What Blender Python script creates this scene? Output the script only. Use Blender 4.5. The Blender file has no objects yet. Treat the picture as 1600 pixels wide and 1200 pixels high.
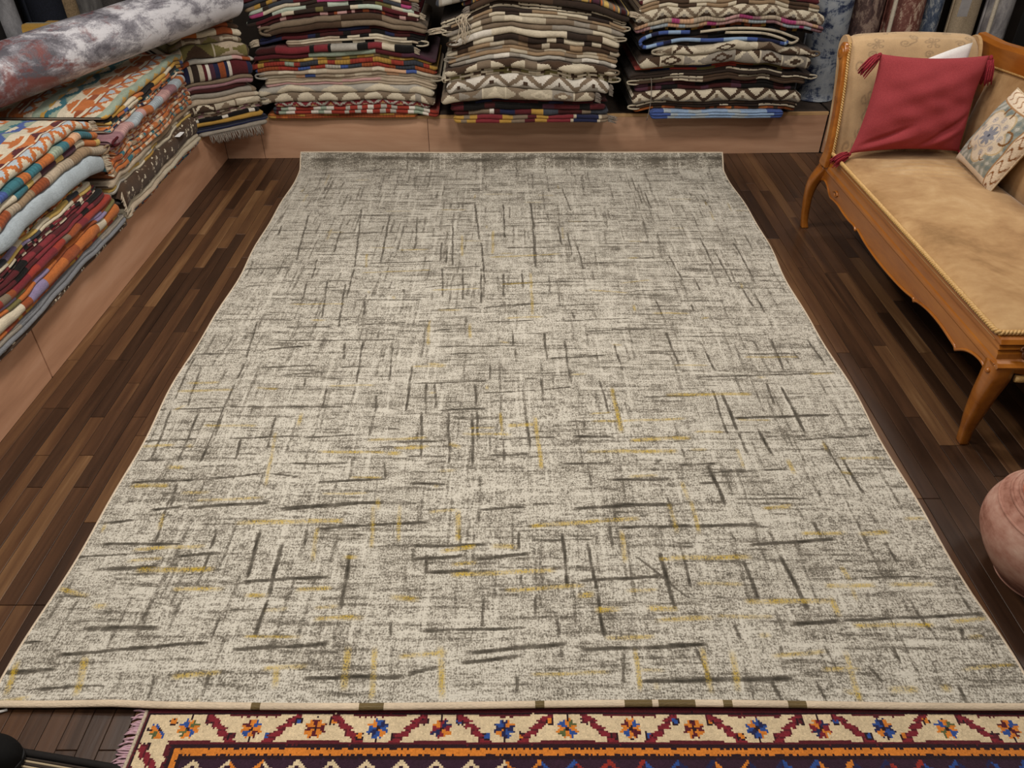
import bpy, bmesh, math, random
import numpy as np
from mathutils import Vector, Matrix
PI = math.pi
S = bpy.context.scene
C = S.collection

# ---------------------------------------------------------------- camera, world, light, exposure
cd = bpy.data.cameras.new('camera'); cam = bpy.data.objects.new('camera', cd); C.objects.link(cam)
cam.location = (0, 0, 1.73); cam.rotation_euler = (math.radians(90 - 37.02), 0, 0)
cd.sensor_fit = 'HORIZONTAL'; cd.sensor_width = 36; cd.lens = 27.0; cd.clip_start = .05
S.camera = cam
w = bpy.data.worlds.new('world'); S.world = w; w.use_nodes = True
w.node_tree.nodes['Background'].inputs[0].default_value = (1, .92, .82, 1)
w.node_tree.nodes['Background'].inputs[1].default_value = .16
S.view_settings.view_transform = 'Standard'; S.view_settings.look = 'None'
S.view_settings.gamma = 1; S.view_settings.use_curve_mapping = False
S.view_settings.exposure = 0.0
def lamp(x, y, e, size=.35, z=2.72, col=(1, .935, .855)):
    l = bpy.data.lights.new('ceiling_lamp', 'AREA'); l.shape = 'DISK'; l.size = size; l.energy = e; l.color = col
    o = bpy.data.objects.new('ceiling_lamp', l); o.location = (x, y, z); C.objects.link(o)
lamp(-.75, 1.5, 30, .5); lamp(.9, 1.5, 6, .5)
lamp(-.6, 3.0, 35, .45); lamp(1.0, 3.0, 22, .45)
lamp(-.5, .2, 17, .6); lamp(2.6, 2.4, 16, .6); lamp(2.4, 4.3, 12, .5)
lamp(-1.9, 2.2, 9, .5)

# ---------------------------------------------------------------- helpers
def lin(c):
    c = np.asarray(c, float) / 255.
    return np.where(c <= .04045, c / 12.92, ((c + .055) / 1.055) ** 2.4)
def L4(c): return tuple(lin(c)) + (1,)
LOC = {}
def tag(o, label=None, cat=None, group=None, kind=None):
    if label: o['label'] = label
    if cat: o['category'] = cat
    if group: o['group'] = group
    if kind: o['kind'] = kind
    return o
def thing(name, label, cat, loc=(0, 0, 0), rz=0, group=None):
    o = bpy.data.objects.new(name, None); C.objects.link(o); o.location = loc; o.rotation_euler = (0, 0, rz)
    LOC[o.name] = Vector(loc)
    return tag(o, label, cat, group)
def mk(name, V, F, m, parent=None, smooth=True, fcol=None, vcol=None, loc=None, rz=0, local=False):
    """one mesh object. V in world metres (moved into the frame of parent / loc unless local)."""
    V = np.asarray(V, float)
    off = Vector((0, 0, 0))
    if parent is not None: off = LOC.get(parent.name, Vector((0, 0, 0)))
    elif loc is not None: off = Vector(loc)
    if not local: V = V - np.array(off)
    me = bpy.data.meshes.new(name)
    me.from_pydata(V.tolist(), [], F.tolist() if isinstance(F, np.ndarray) else F)
    if fcol is not None:
        a = me.color_attributes.new('Col', 'FLOAT_COLOR', 'CORNER')
        n = np.array([p.loop_total for p in me.polygons]) if not isinstance(F, np.ndarray) else F.shape[1]
        c = np.repeat(np.c_[fcol, np.ones(len(fcol))], n, axis=0)
        a.data.foreach_set('color', c.ravel().astype(np.float32))
    if vcol is not None:
        a = me.color_attributes.new('Col', 'FLOAT_COLOR', 'POINT')
        a.data.foreach_set('color', np.c_[vcol, np.ones(len(vcol))].ravel().astype(np.float32))
    me.materials.append(m)
    if smooth: me.polygons.foreach_set('use_smooth', [True] * len(me.polygons))
    me.update()
    o = bpy.data.objects.new(name, me); C.objects.link(o)
    if parent is not None: o.parent = parent
    elif loc is not None: o.location = loc; o.rotation_euler = (0, 0, rz)
    LOC[o.name] = off
    return o
def quads(n, k, wrap_k=False, wrap_n=False):
    """faces of an n x k vertex grid (index i*k+j)"""
    i = np.arange(n if wrap_n else n - 1)[:, None]; j = np.arange(k if wrap_k else k - 1)[None, :]
    i2 = (i + 1) % n; j2 = (j + 1) % k
    return np.stack([i * k + j, i2 * k + j, i2 * k + j2, i * k + j2], -1).reshape(-1, 4)
def box(x0, x1, y0, y1, z0, z1, bev=.003, seg=1):
    bm = bmesh.new(); bmesh.ops.create_cube(bm, size=1)
    for v in bm.verts: v.co = Vector(((x0 + x1) / 2 + v.co.x * (x1 - x0), (y0 + y1) / 2 + v.co.y * (y1 - y0), (z0 + z1) / 2 + v.co.z * (z1 - z0)))
    if bev: bmesh.ops.bevel(bm, geom=list(bm.edges), offset=bev, segments=seg, affect='EDGES', profile=.7)
    return out(bm)
def out(bm):
    bm.verts.index_update()
    V = [tuple(v.co) for v in bm.verts]; F = [[v.index for v in f.verts] for f in bm.faces]; bm.free()
    return V, F
def join(*parts):
    V = []; F = []
    for v, f in parts:
        b = len(V); V += [tuple(x) for x in v]; F += [[int(i) + b for i in q] for q in f]
    return V, F
def tube(pts, r, k=8, closed=False, caps=True, flat=1.0):
    P = np.array(pts, float); n = len(P); r = np.broadcast_to(np.asarray(r, float), (n,))
    T = np.gradient(P, axis=0) if not closed else np.roll(P, -1, 0) - np.roll(P, 1, 0)
    T /= np.linalg.norm(T, axis=1)[:, None] + 1e-12
    up = np.array([0, 0, 1.]) if abs(T[:, 2]).mean() < .8 else np.array([1., 0, 0])
    A = np.cross(T, up); A /= np.linalg.norm(A, axis=1)[:, None] + 1e-12; B = np.cross(A, T)
    a = np.linspace(0, 2 * PI, k, endpoint=False)
    V = P[:, None] + r[:, None, None] * (np.cos(a)[None, :, None] * A[:, None] + flat * np.sin(a)[None, :, None] * B[:, None])
    F = quads(n, k, True, closed).tolist()
    if caps and not closed: F += [list(range(k)), list(range((n - 1) * k, n * k))[::-1]]
    return V.reshape(-1, 3).tolist(), F
def lathe(prof, cx, cy, z0, k=48):
    a = np.linspace(0, 2 * PI, k, endpoint=False); P = np.array(prof, float)
    V = np.stack([cx + P[:, 0, None] * np.cos(a), cy + P[:, 0, None] * np.sin(a), z0 + np.repeat(P[:, 1, None], k, 1)], -1)
    return V.reshape(-1, 3), quads(len(P), k, True)
def slab(poly, axis, lo, hi, bev=.004):
    """extrude a 2-D outline along axis (0 x, 1 y, 2 z) from lo to hi"""
    bm = bmesh.new()
    def p3(a, b, c): return {0: (c, a, b), 1: (a, c, b), 2: (a, b, c)}[axis]
    f = bm.faces.new([bm.verts.new(p3(a, b, lo)) for a, b in poly])
    r = bmesh.ops.extrude_face_region(bm, geom=[f])
    d = [0, 0, 0]; d[axis] = hi - lo
    bmesh.ops.translate(bm, verts=[v for v in r['geom'] if isinstance(v, bmesh.types.BMVert)], vec=d)
    bmesh.ops.recalc_face_normals(bm, faces=bm.faces)
    if bev:
        es = [e for e in bm.edges if len(e.link_faces) == 2 and any(len(q.verts) > 4 for q in e.link_faces)]
        bmesh.ops.bevel(bm, geom=es, offset=bev, segments=2, affect='EDGES', profile=.6)
    return out(bm)
def spline(pts, n):
    P = np.array(pts, float); t = np.linspace(0, len(P) - 1, n); i = np.clip(t.astype(int), 0, len(P) - 2); f = (t - i)[:, None]
    p0 = P[np.clip(i - 1, 0, None)]; p1 = P[i]; p2 = P[i + 1]; p3 = P[np.clip(i + 2, None, len(P) - 1)]
    return .5 * (2 * p1 + (p2 - p0) * f + (2 * p0 - 5 * p1 + 4 * p2 - p3) * f ** 2 + (3 * p1 - p0 - 3 * p2 + p3) * f ** 3)
def wob(x, rng, f=1.0, n=4):
    y = np.zeros_like(np.asarray(x, float))
    for k in range(1, n + 1): y += np.sin(np.asarray(x) * f * k * 6.28 * rng.uniform(.7, 1.3) + rng.uniform(0, 6.28)) / k
    return y / 1.6

# ---------------------------------------------------------------- materials
def nt(name):
    m = bpy.data.materials.new(name); m.use_nodes = True; t = m.node_tree
    return m, t, t.nodes['Principled BSDF'], (lambda k: t.nodes.new(k)), (lambda a, b: t.links.new(a, b))
def ramp(N, stops):
    r = N('ShaderNodeValToRGB'); e = r.color_ramp.elements
    e[0].position, e[0].color = stops[0][0], L4(stops[0][1]); e[1].position, e[1].color = stops[-1][0], L4(stops[-1][1])
    for p, c in stops[1:-1]: q = e.new(p); q.color = L4(c)
    return r
def math_(N, Lk, op, a, b=None, clamp=False):
    n = N('ShaderNodeMath'); n.operation = op; n.use_clamp = clamp
    for i, x in enumerate((a, b)):
        if x is None: continue
        if isinstance(x, (int, float)): n.inputs[i].default_value = x
        else: Lk(x, n.inputs[i])
    return n.outputs[0]
def mixc(N, Lk, f, a, b, blend='MIX'):
    n = N('ShaderNodeMix'); n.data_type = 'RGBA'; n.blend_type = blend
    for k, x in ((0, f), (6, a), (7, b)):
        if isinstance(x, (int, float)): n.inputs[k].default_value = x
        elif isinstance(x, tuple): n.inputs[k].default_value = x
        else: Lk(x, n.inputs[k])
    return n.outputs[2]
def noise(N, Lk, vec, scale, detail=4, rough=.55, sc=None, dist=0):
    if sc is not None:
        mp = N('ShaderNodeMapping'); Lk(vec, mp.inputs[0]); mp.inputs['Scale'].default_value = sc; vec = mp.outputs[0]
    n = N('ShaderNodeTexNoise'); Lk(vec, n.inputs['Vector']); n.inputs['Scale'].default_value = scale
    n.inputs['Detail'].default_value = detail; n.inputs['Roughness'].default_value = rough; n.inputs['Distortion'].default_value = dist
    return n.outputs['Fac']
def bump(N, Lk, b, h, strength, dist=.01):
    n = N('ShaderNodeBump'); n.inputs['Strength'].default_value = strength; n.inputs['Distance'].default_value = dist
    Lk(h, n.inputs['Height']); Lk(n.outputs[0], b.inputs['Normal'])
def cloth(name, rough=.95, nscale=320, amt=.35, bs=.5, sheen=.1, sc=(1, 1, 1), slub=True):
    """woven cloth that takes its pattern from the Col attribute"""
    m, t, b, N, K = nt(name)
    at = N('ShaderNodeVertexColor'); at.layer_name = 'Col'
    co = N('ShaderNodeTexCoord').outputs['Object']
    n1 = noise(N, K, co, nscale, 2, .6, sc); n2 = noise(N, K, co, 14, 3)
    f = math_(N, K, 'ADD', math_(N, K, 'MULTIPLY', n1, amt * 1.4), math_(N, K, 'MULTIPLY', n2, .5))
    f = math_(N, K, 'ADD', f, 1 - amt * .7 - .25)
    cb = N('ShaderNodeCombineColor')
    for i in range(3): K(f, cb.inputs[i])
    K(mixc(N, K, 1.0, at.outputs[0], cb.outputs[0], 'MULTIPLY'), b.inputs['Base Color'])
    b.inputs['Roughness'].default_value = rough; b.inputs['Sheen Weight'].default_value = sheen
    b.inputs['Specular IOR Level'].default_value = .15
    bump(N, K, b, n1, bs, .004)
    return m
def plain(name, col, rough=.8, nscale=60, amt=.2, bs=.15, spec=.3, metal=0, col2=None, sc=None):
    m, t, b, N, K = nt(name)
    co = N('ShaderNodeTexCoord').outputs['Object']
    n1 = noise(N, K, co, nscale, 5, .6, sc)
    c2 = col2 or tuple(max(0, x * (1 - amt)) for x in col)
    r = ramp(N, [(.3, c2), (.7, col)]); K(n1, r.inputs[0]); K(r.outputs[0], b.inputs['Base Color'])
    b.inputs['Roughness'].default_value = rough; b.inputs['Specular IOR Level'].default_value = spec; b.inputs['Metallic'].default_value = metal
    if bs: bump(N, K, b, n1, bs, .005)
    return m
def wood(name, stops, axis=1, rough=.4, scale=9, stretch=.07, spec=.4, coat=0, rand=0, bs=.1):
    m, t, b, N, K = nt(name)
    g = N('ShaderNodeNewGeometry').outputs['Position']
    sc = [1, 1, 1]; sc[axis] = stretch
    oi = N('ShaderNodeObjectInfo').outputs['Random']
    ad = N('ShaderNodeVectorMath'); ad.operation = 'ADD'; K(g, ad.inputs[0])
    cbx = N('ShaderNodeCombineXYZ')
    for i in range(3): K(math_(N, K, 'MULTIPLY', oi, 37.3 if rand else 0.0), cbx.inputs[i])
    K(cbx.outputs[0], ad.inputs[1]); v = ad.outputs[0]
    n1 = noise(N, K, v, scale, 6, .62, tuple(sc), .8); n2 = noise(N, K, v, scale * 7, 3, .5, tuple(sc))
    f = math_(N, K, 'ADD', math_(N, K, 'MULTIPLY', n1, .75), math_(N, K, 'MULTIPLY', n2, .25))
    if rand:
        f = math_(N, K, 'ADD', f, math_(N, K, 'MULTIPLY', math_(N, K, 'SUBTRACT', oi, .5), rand))
    r = ramp(N, stops); K(f, r.inputs[0]); K(r.outputs[0], b.inputs['Base Color'])
    rr = math_(N, K, 'ADD', math_(N, K, 'MULTIPLY', n1, .25), rough - .12); K(rr, b.inputs['Roughness'])
    b.inputs['Specular IOR Level'].default_value = spec; b.inputs['Coat Weight'].default_value = coat; b.inputs['Coat Roughness'].default_value = .2
    if bs: bump(N, K, b, n2, bs, .003)
    return m
def attr_plain(name, rough=.9):
    m, t, b, N, K = nt(name)
    at = N('ShaderNodeVertexColor'); at.layer_name = 'Col'; K(at.outputs[0], b.inputs['Base Color'])
    b.inputs['Roughness'].default_value = rough; b.inputs['Specular IOR Level'].default_value = .2
    return m

M_kilim = cloth('kilim_weave', sc=(.35, 1, 1))
M_fringe = plain('fringe_wool', (205, 190, 168), .95, 200, .3, 0, .1)
M_fringe_grey = plain('fringe_grey', (150, 140, 130), .95, 200, .35, 0, .1)
M_fringe_lilac = plain('fringe_lilac', (196, 160, 178), .95, 160, .3, 0, .1, col2=(170, 140, 140))
M_ply = wood('plywood', [(.25, (154, 114, 88)), (.5, (188, 146, 117)), (.75, (210, 170, 140))], 0, .5, 5, .12, .3, bs=.05)
M_ply_y = wood('plywood_side', [(.22, (150, 108, 82)), (.5, (192, 146, 116)), (.78, (214, 172, 144))], 1, .38, 5, .12, .4, bs=.05)
M_plyedge = wood('plywood_edge', [(.3, (176, 136, 92)), (.7, (205, 168, 120))], 0, .6, 8, .1)
M_dark = plain('dark_base', (22, 18, 15), .9, 20, .3, 0)  # near-black colour of sub-floor, plinth bodies, seat deck and mat base
M_plank = wood('floor_plank', [(.12, (34, 22, 16)), (.36, (58, 39, 27)), (.54, (80, 54, 36)), (.70, (104, 74, 48)), (.90, (146, 114, 80))], 1, .34, 10, .06, .5, 0, .42, bs=.12)
M_wood = wood('golden_wood', [(.2, (96, 48, 12)), (.45, (152, 88, 26)), (.7, (180, 112, 38)), (.9, (198, 134, 56))], 1, .3, 9, .15, .5, .35, bs=.06)
M_wall = plain('wall_plaster', (58, 50, 44), .9, 8, .2, .05)
M_ceil = plain('ceiling_paint', (200, 190, 175), .9, 8, .1, 0)
M_gold = plain('gold_braid', (226, 188, 122), .5, 260, .5, .3, .6, col2=(168, 124, 66))

M_deck = plain('deck_board', (64, 52, 44), .85, 20, .3, .05)

# ---------------------------------------------------------------- setting
def struct(name, vf, m, **k):
    o = mk(name, vf[0], vf[1], m, smooth=False, **k); o['kind'] = 'structure'; return o
fl = struct('floor', box(-2.7, 3.9, -1.2, 5.5, -.08, -.004, 0), M_dark)
struct('wall_left', box(-2.8, -2.7, -1.2, 5.5, -.08, 2.9, 0), M_wall)
struct('wall_back', box(-2.8, 4.0, 5.5, 5.6, -.08, 2.9, 0), M_wall)
struct('wall_right', box(3.9, 4.0, -1.2, 5.5, -.08, 2.9, 0), M_wall)
struct('ceiling', box(-2.8, 4.0, -1.2, 5.6, 2.9, 3.0, 0), M_ceil)

# floor planks: narrow boards of random length, each a part of the floor
rng = random.Random(4)
pm = {}
def plank_mesh(wd, ln):
    key = (round(wd, 3), round(ln, 2))
    if key not in pm:
        V, F = box(-wd / 2, wd / 2, -ln / 2, ln / 2, -.006, 0, .0012)
        me = bpy.data.meshes.new('plank'); me.from_pydata(V, [], F); me.materials.append(M_plank); pm[key] = me
    return pm[key]
def plank(x, y0, y1, wd):
    ln = round(y1 - y0, 2)
    o = bpy.data.objects.new('plank', plank_mesh(wd - .0015, ln - .0015)); C.objects.link(o)
    o.location = (x, y0 + ln / 2, 0); o.parent = fl
def plank_rows(x0, n, ya, yb, wd, lens):
    for c in range(n):
        y = ya
        while y < yb - .02:
            l = rng.choice(lens) if y > ya else rng.choice((.3, .45, .6, .8)); e = min(round(y + l, 2), yb)
            if yb - e < .2: e = yb
            plank(x0 + (c + .5) * wd, y, e, wd); y = e
plank_rows(-1.74, 11, 1.30, 4.62, .0495, (.4, .55, .7, .9))      # strip beside the side plinth
plank_rows(-1.74, 19, .60, 1.30, .0495, (.3, .4, .5))             # near corner
plank_rows(1.175, 25, .9, 4.68, .0545, (.6, .8, 1.0, 1.2))           # strip under and beside the settee
# under the rugs there is only the dark sub-floor: nothing of it shows

# ---------------------------------------------------------------- display platforms (low plinths that carry the stacks)
lp = thing('display_platform', 'low plywood plinth along the side wall under the two bright kilim stacks', 'platform', (-2.2, 3.2, 0))
mk('body', *box(-2.69, -1.76, -.5, 4.605, 0, .228, .002), M_dark, lp, False)
mk('top_board', *box(-2.69, -1.750, -.5, 4.60, .230, .248, .002), M_deck, lp, False); mk('edge_strip', *box(-1.750, -1.738, -.5, 4.59, .2305, .2485, .001), M_plyedge, lp, False)
for a, b in ((-.5, 2.333), (2.338, 4.585)):
    mk('front_panel', *box(-1.757, -1.738, a, b, 0, .230, .0015), M_ply_y, lp, False)
def yb(x): return 4.594 + (x + 1.51) * .0286
bp = thing('display_platform', 'low plywood plinth along the back wall under the muted kilim stacks', 'platform', (.2, 5.0, 0))
def bslab(x0, x1, d0, d1, z0, z1):
    V, F = box(x0, x1, 0, 1, z0, z1, .0015)
    V = [(x, yb(x) + d0 + y * (d1 - d0), z) for x, y, z in V]
    return V, F
mk('body', *bslab(-1.735, 3.4, .02, .72, 0, .228), M_dark, bp, False)
mk('top_board', *bslab(-1.735, 1.915, .014, .72, .231, .2485), M_deck, bp, False)
mk('top_board', *bslab(1.93, 3.4, .014, .72, .231, .2485), M_deck, bp, False)
for a, b in ((-1.735, 1.915), (1.93, 3.4)): mk('edge_strip', *bslab(a, b, .0, .0135, .2312, .2495), M_plyedge, bp, False)
for a, b in ((-1.737, -1.512), (-1.509, -.508), (-.505, 1.912), (1.928, 3.4)):
    mk('front_panel', *bslab(a, b, 0, .019, 0, .230), M_ply, bp, False)
# ---------------------------------------------------------------- big grey rug
DARK = "-214,750,-204,649,1;-161,766,-147,636,1;-147,636,-144,579,1;-150,608,-142,532,1;-129,750,-124,647,1;-100,748,-95,685,1;-41,785,-33,693,1;-31,689,-24,603,1;-29,636,-26,570,1;-70,689,-68,650,1;-64,685,-62,643,1;-62,735,-56,640,1;-65,636,-60,582,1;-46,636,-42,576,1;-10,781,-8,697,1;20,781,21,643,1;9,632,10,594,1;-8,625,-7,582,1;-236,726,-234,701,1;-167,612,-159,549,1;-185,608,-182,576,1;-185,654,-182,615,1;-97,598,-94,587,1;-128,579,-124,552,1;-174,713,-172,665,1;-192,675,-163,677,1;-246,713,-173,713,1;-152,709,-74,711,1;-90,701,-41,705,1;-135,645,-73,649,1;-249,632,-207,636,1;-172,612,-145,612,1;-79,600,-37,605,1;-15,604,23,606,1;-7,675,25,675,1;-137,579,-77,578,1;-240,600,-223,603,1;-190,662,-127,662,1;-185,534,-148,535,1;-65,562,-27,565,1;-23,541,21,543,1;-24,564,22,570,1;-128,538,-86,542,1;-65,636,-28,638,1;-76,778,-42,780,1;-185,748,-118,750,1;19,785,22,714,1;46,723,48,680,1;55,710,57,657,1;63,680,66,630,1;23,751,87,752,1;23,732,94,735,1;-8,676,45,676,1;54,711,92,714,1;60,643,104,645,1;115,653,147,657,1;149,660,155,609,1;154,632,218,634,1;194,676,199,607,1;186,701,188,641,1;166,619,167,593,1;125,578,128,547,1;215,592,215,556,1;147,811,148,765,1;22,706,22,634,1;-11,569,34,570,1;37,566,78,569,1;34,541,99,546,1;59,526,132,532,1;56,822,62,760,1;-12,605,66,609,1;51,559,53,544,1;155,572,155,556,1;206,598,208,566,1;216,689,221,616,1;145,575,186,577,1;116,566,147,567,1;108,592,152,595,1;216,612,239,613,1;-212,545,-206,487,1;-205,483,-205,461,1;-205,456,-205,367,1;-204,421,-203,395,1;-246,490,-242,435,1;-236,478,-231,428,1;-242,425,-239,373,1;-222,424,-220,369,1;-166,419,-164,382,1;-184,395,-182,371,1;-133,512,-130,487,1;-119,515,-115,456,1;-94,506,-91,459,1;-76,482,-75,423,1;-136,451,-135,425,1;-155,466,-153,450,1;-99,444,-96,420,1;-57,459,-54,428,1;-63,459,-62,430,1;-64,425,-60,373,1;-193,514,-89,516,1;-194,501,-164,506,2;-249,494,-213,495,1;-193,476,-148,480,1;-172,467,-140,471,1;-132,478,-109,479,1;-256,424,-203,427,1;-203,428,-119,429,1;-257,390,-214,393,1;-193,393,-143,397,1;-143,395,-101,399,1;-194,354,-157,360,1;-157,360,-133,356,1;-244,351,-203,353,2;-126,352,-79,356,2;-141,328,-78,336,2;-201,329,-149,334,2;-222,327,-201,330,2;-66,352,-41,351,2;-71,377,-42,377,1;-80,391,-43,393,1;-213,351,-210,328,1;-106,379,-105,366,1;-84,373,-81,354,1;-146,369,-107,370,1;-248,371,-226,372,1;-45,424,-41,368,1;-28,424,-26,368,2;-25,426,-23,393,1;-27,456,-25,429,1;1,530,2,505,1;3,502,4,483,1;27,526,28,485,1;43,516,44,460,1;82,509,85,470,1;66,460,69,419,1;22,466,23,431,1;10,419,12,382,1;-6,395,-6,371,1;-16,481,-16,460,1;-60,506,9,506,1;-63,530,-47,531,1;-11,394,31,396,1;-21,445,19,448,1;19,448,46,452,1;-54,425,-15,428,1;-71,377,-50,377,1;-58,371,-42,372,1;29,488,75,492,1;59,526,105,530,1;-17,378,13,379,1;-49,495,-23,497,1;-73,457,-17,460,1;41,396,70,396,2;31,369,65,370,1;39,412,48,413,1;73,375,73,369,1;126,527,129,479,1;152,512,155,471,1;148,451,147,397,1;154,446,155,401,2;155,401,156,377,1;169,406,172,377,2;190,459,188,430,1;199,454,201,399,2;211,391,213,345,1;217,377,219,340,2;127,369,131,330,2;185,495,229,497,1;131,519,182,521,1;137,464,245,471,1;61,354,98,354,2;120,360,179,364,1;106,367,136,370,1;155,416,225,420,2;194,393,246,398,1;117,351,142,352,1;59,332,100,332,2;94,439,137,442,1;192,347,191,337,1;95,375,96,366,1;210,518,207,474,1;239,518,241,479,1;138,337,184,338,1;96,340,97,328,1;-176,313,-175,295,1;-175,295,-174,269,1;-150,312,-148,275,2;-135,303,-133,263,2;-133,263,-133,235,2;-94,296,-92,255,2;-155,252,-155,234,1;-195,265,-195,246,1;-250,316,-226,319,2;-241,300,-193,300,2;-254,290,-206,294,1;-194,291,-167,294,2;-237,281,-199,284,2;-150,274,-102,278,2;-225,243,-183,243,2;-230,227,-155,234,2;-143,230,-93,234,2;-254,217,-225,219,2;-103,214,-76,215,2;-250,263,-230,263,1;-145,329,-95,335,2;-118,313,-92,315,2;-176,216,-174,201,1;-149,217,-149,202,1;-252,234,-238,235,1;-235,208,-195,210,1;-213,337,-209,300,1;-123,315,-121,298,1;-153,255,-135,255,1;-93,242,-92,235,1;29,310,30,269,2;43,303,46,266,2;46,266,47,235,2;84,295,87,253,2;23,250,24,237,1;-16,265,-16,241,1;97,301,98,269,1;-32,315,-31,298,1;3,313,3,295,1;57,319,58,296,1;4,282,4,272,1;-50,296,-49,277,1;-64,249,-63,237,1;12,265,12,250,1;-22,329,8,331,2;10,333,28,334,1;36,329,97,333,2;-107,315,-50,319,2;-59,300,-14,301,2;-60,290,-27,293,2;-23,290,10,294,2;-53,281,-23,282,2;9,304,47,304,1;61,313,107,315,2;35,274,84,277,2;-48,242,7,243,2;-24,228,29,233,2;-27,222,6,226,2;-88,215,-52,215,2;-52,216,-35,221,2;33,229,91,231,2;62,211,88,211,2;-110,334,-79,335,2;2,216,2,203,1;56,229,54,208,1;69,293,97,260,1;153,293,158,253,2;131,290,133,260,2;150,313,153,303,1;179,321,181,306,1;92,314,148,316,2;137,300,190,305,2;128,310,131,300,1;144,245,173,248,2;173,248,251,253,2;136,234,136,225,1;116,247,117,234,1;93,231,97,209,1;75,211,139,213,2;78,232,100,232,2;158,234,161,217,1;176,222,181,210,1;214,257,217,238,1;244,274,243,252,1;148,213,150,200,1;218,306,218,286,1;193,233,193,221,1;193,277,230,278,1;233,246,229,234,1;125,215,129,200,1;216,213,216,200,1"
YEL = "-139,627,-75,632,1;-193,570,-143,572,1;-23,656,24,659,1;-72,595,-28,597,1;-20,715,-19,662,1;18,589,18,552,1;-169,545,-154,545,1;-128,595,-125,589,1;-104,586,-102,579,1;-63,561,-41,561,1;-140,665,-136,636,1;-68,546,-68,527,1;-111,672,-80,673,1;-51,705,-48,658,1;-34,541,-34,527,1;97,605,126,612,1;-12,657,47,662,1;17,626,18,550,1;67,593,104,588,1;-11,604,18,606,1;108,653,121,655,1;-6,547,28,549,1;105,569,105,556,1;158,547,167,549,1;119,555,152,555,1;207,609,206,598,1;-226,365,-213,365,2;-243,348,-217,348,2;-215,407,-176,407,1;-244,446,-204,448,1;-189,451,-171,449,1;-162,401,-156,347,1;-130,381,-83,381,2;-80,385,-56,386,2;-232,430,-241,423,1;-136,454,-101,455,1;-197,335,-154,338,1;-208,342,-189,342,1;-251,385,-227,387,1;-220,387,-214,385,2;-241,456,-216,457,1;-105,357,-83,357,1;-120,342,-90,343,1;-99,393,-57,396,1;-149,423,-148,406,1;-51,349,-46,349,2;-84,340,-82,328,1;-77,479,-49,479,1;-4,408,19,410,2;-8,424,-7,398,1;16,419,19,363,2;-35,400,0,399,1;-31,406,-11,406,1;-72,387,-55,387,2;-43,391,-34,385,2;-65,483,-49,480,2;-61,446,-55,446,1;55,412,78,413,1;75,424,76,401,2;54,420,71,422,1;49,381,85,381,1;-85,380,-73,380,2;-68,538,-66,507,1;-34,538,-33,516,1;-18,456,-18,448,1;-10,513,-1,510,1;79,507,89,506,1;-49,363,-36,364,1;74,452,74,435,1;44,467,58,468,1;112,442,176,444,2;181,491,225,492,1;64,381,111,381,2;79,392,122,395,2;124,401,146,401,1;157,414,182,414,1;118,383,131,383,1;181,375,181,358,2;210,393,210,381,1;214,375,247,375,1;184,465,192,464,1;224,469,244,470,1;73,357,94,358,1;151,329,172,332,2;107,353,109,335,1;74,451,75,399,2;124,479,152,480,1;67,412,123,415,1;150,385,150,364,1;211,362,219,360,1;-221,296,-178,299,2;-213,281,-167,282,2;-221,287,-200,290,1;-251,269,-230,263,2;-227,257,-217,257,2;-188,268,-158,269,2;-147,265,-133,265,2;-120,269,-99,270,2;-133,255,-120,256,1;-107,257,-93,258,1;-106,249,-82,252,2;-215,227,-209,203,2;-247,225,-243,203,2;-245,201,-230,203,2;-168,214,-143,217,2;-125,219,-101,221,1;-117,222,-115,208,2;-84,233,-81,207,2;-167,317,-101,320,2;-117,315,-114,288,1;-98,292,-88,292,2;-151,203,-150,199,2;-115,203,-114,200,2;-213,326,-210,310,1;-245,317,-244,308,1;-140,238,-108,238,1;-86,334,-82,298,1;-70,334,-67,303,1;-34,330,-32,303,2;-43,296,-21,300,2;-14,300,3,299,2;-36,286,-20,288,2;-36,279,25,282,2;-5,268,40,271,2;34,264,45,265,2;-68,265,-50,262,2;-95,251,-78,250,2;43,254,59,255,2;71,255,89,255,2;74,247,95,249,1;47,236,74,237,2;-58,226,-32,229,2;-37,233,-33,202,2;-70,233,-67,202,2;8,215,49,216,1;62,230,62,205,2;61,217,76,217,1;68,208,72,208,2;64,312,64,286,2;82,290,91,289,2;61,267,80,268,1;9,315,77,321,2;-52,327,-33,329,1;124,260,173,261,2;171,271,201,272,2;206,272,234,273,1;203,309,224,311,2;169,309,198,310,2;161,330,171,331,2;88,290,137,291,2;172,265,173,250,2;185,286,187,274,2;186,271,186,260,1;81,248,107,249,2;107,250,139,250,1;126,238,134,238,1;228,248,250,250,2;177,245,221,246,2;181,208,197,208,2;206,209,213,209,2;220,219,249,222,1;168,230,166,200,2;129,225,159,229,1;111,229,109,205,2;96,231,96,204,2;152,218,173,219,1;101,272,128,272,1;110,336,110,308,2;96,334,97,308,1;235,321,250,322,1;232,238,242,239,1;159,207,167,205,1"
def rug_grid():
    nx, ny = 626, 801
    xs = np.linspace(-1.25, 1.25, nx); ys = np.linspace(0, 3.5, ny)      # flat rug coordinates, metres from the near edge
    return nx, ny, xs, ys
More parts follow.
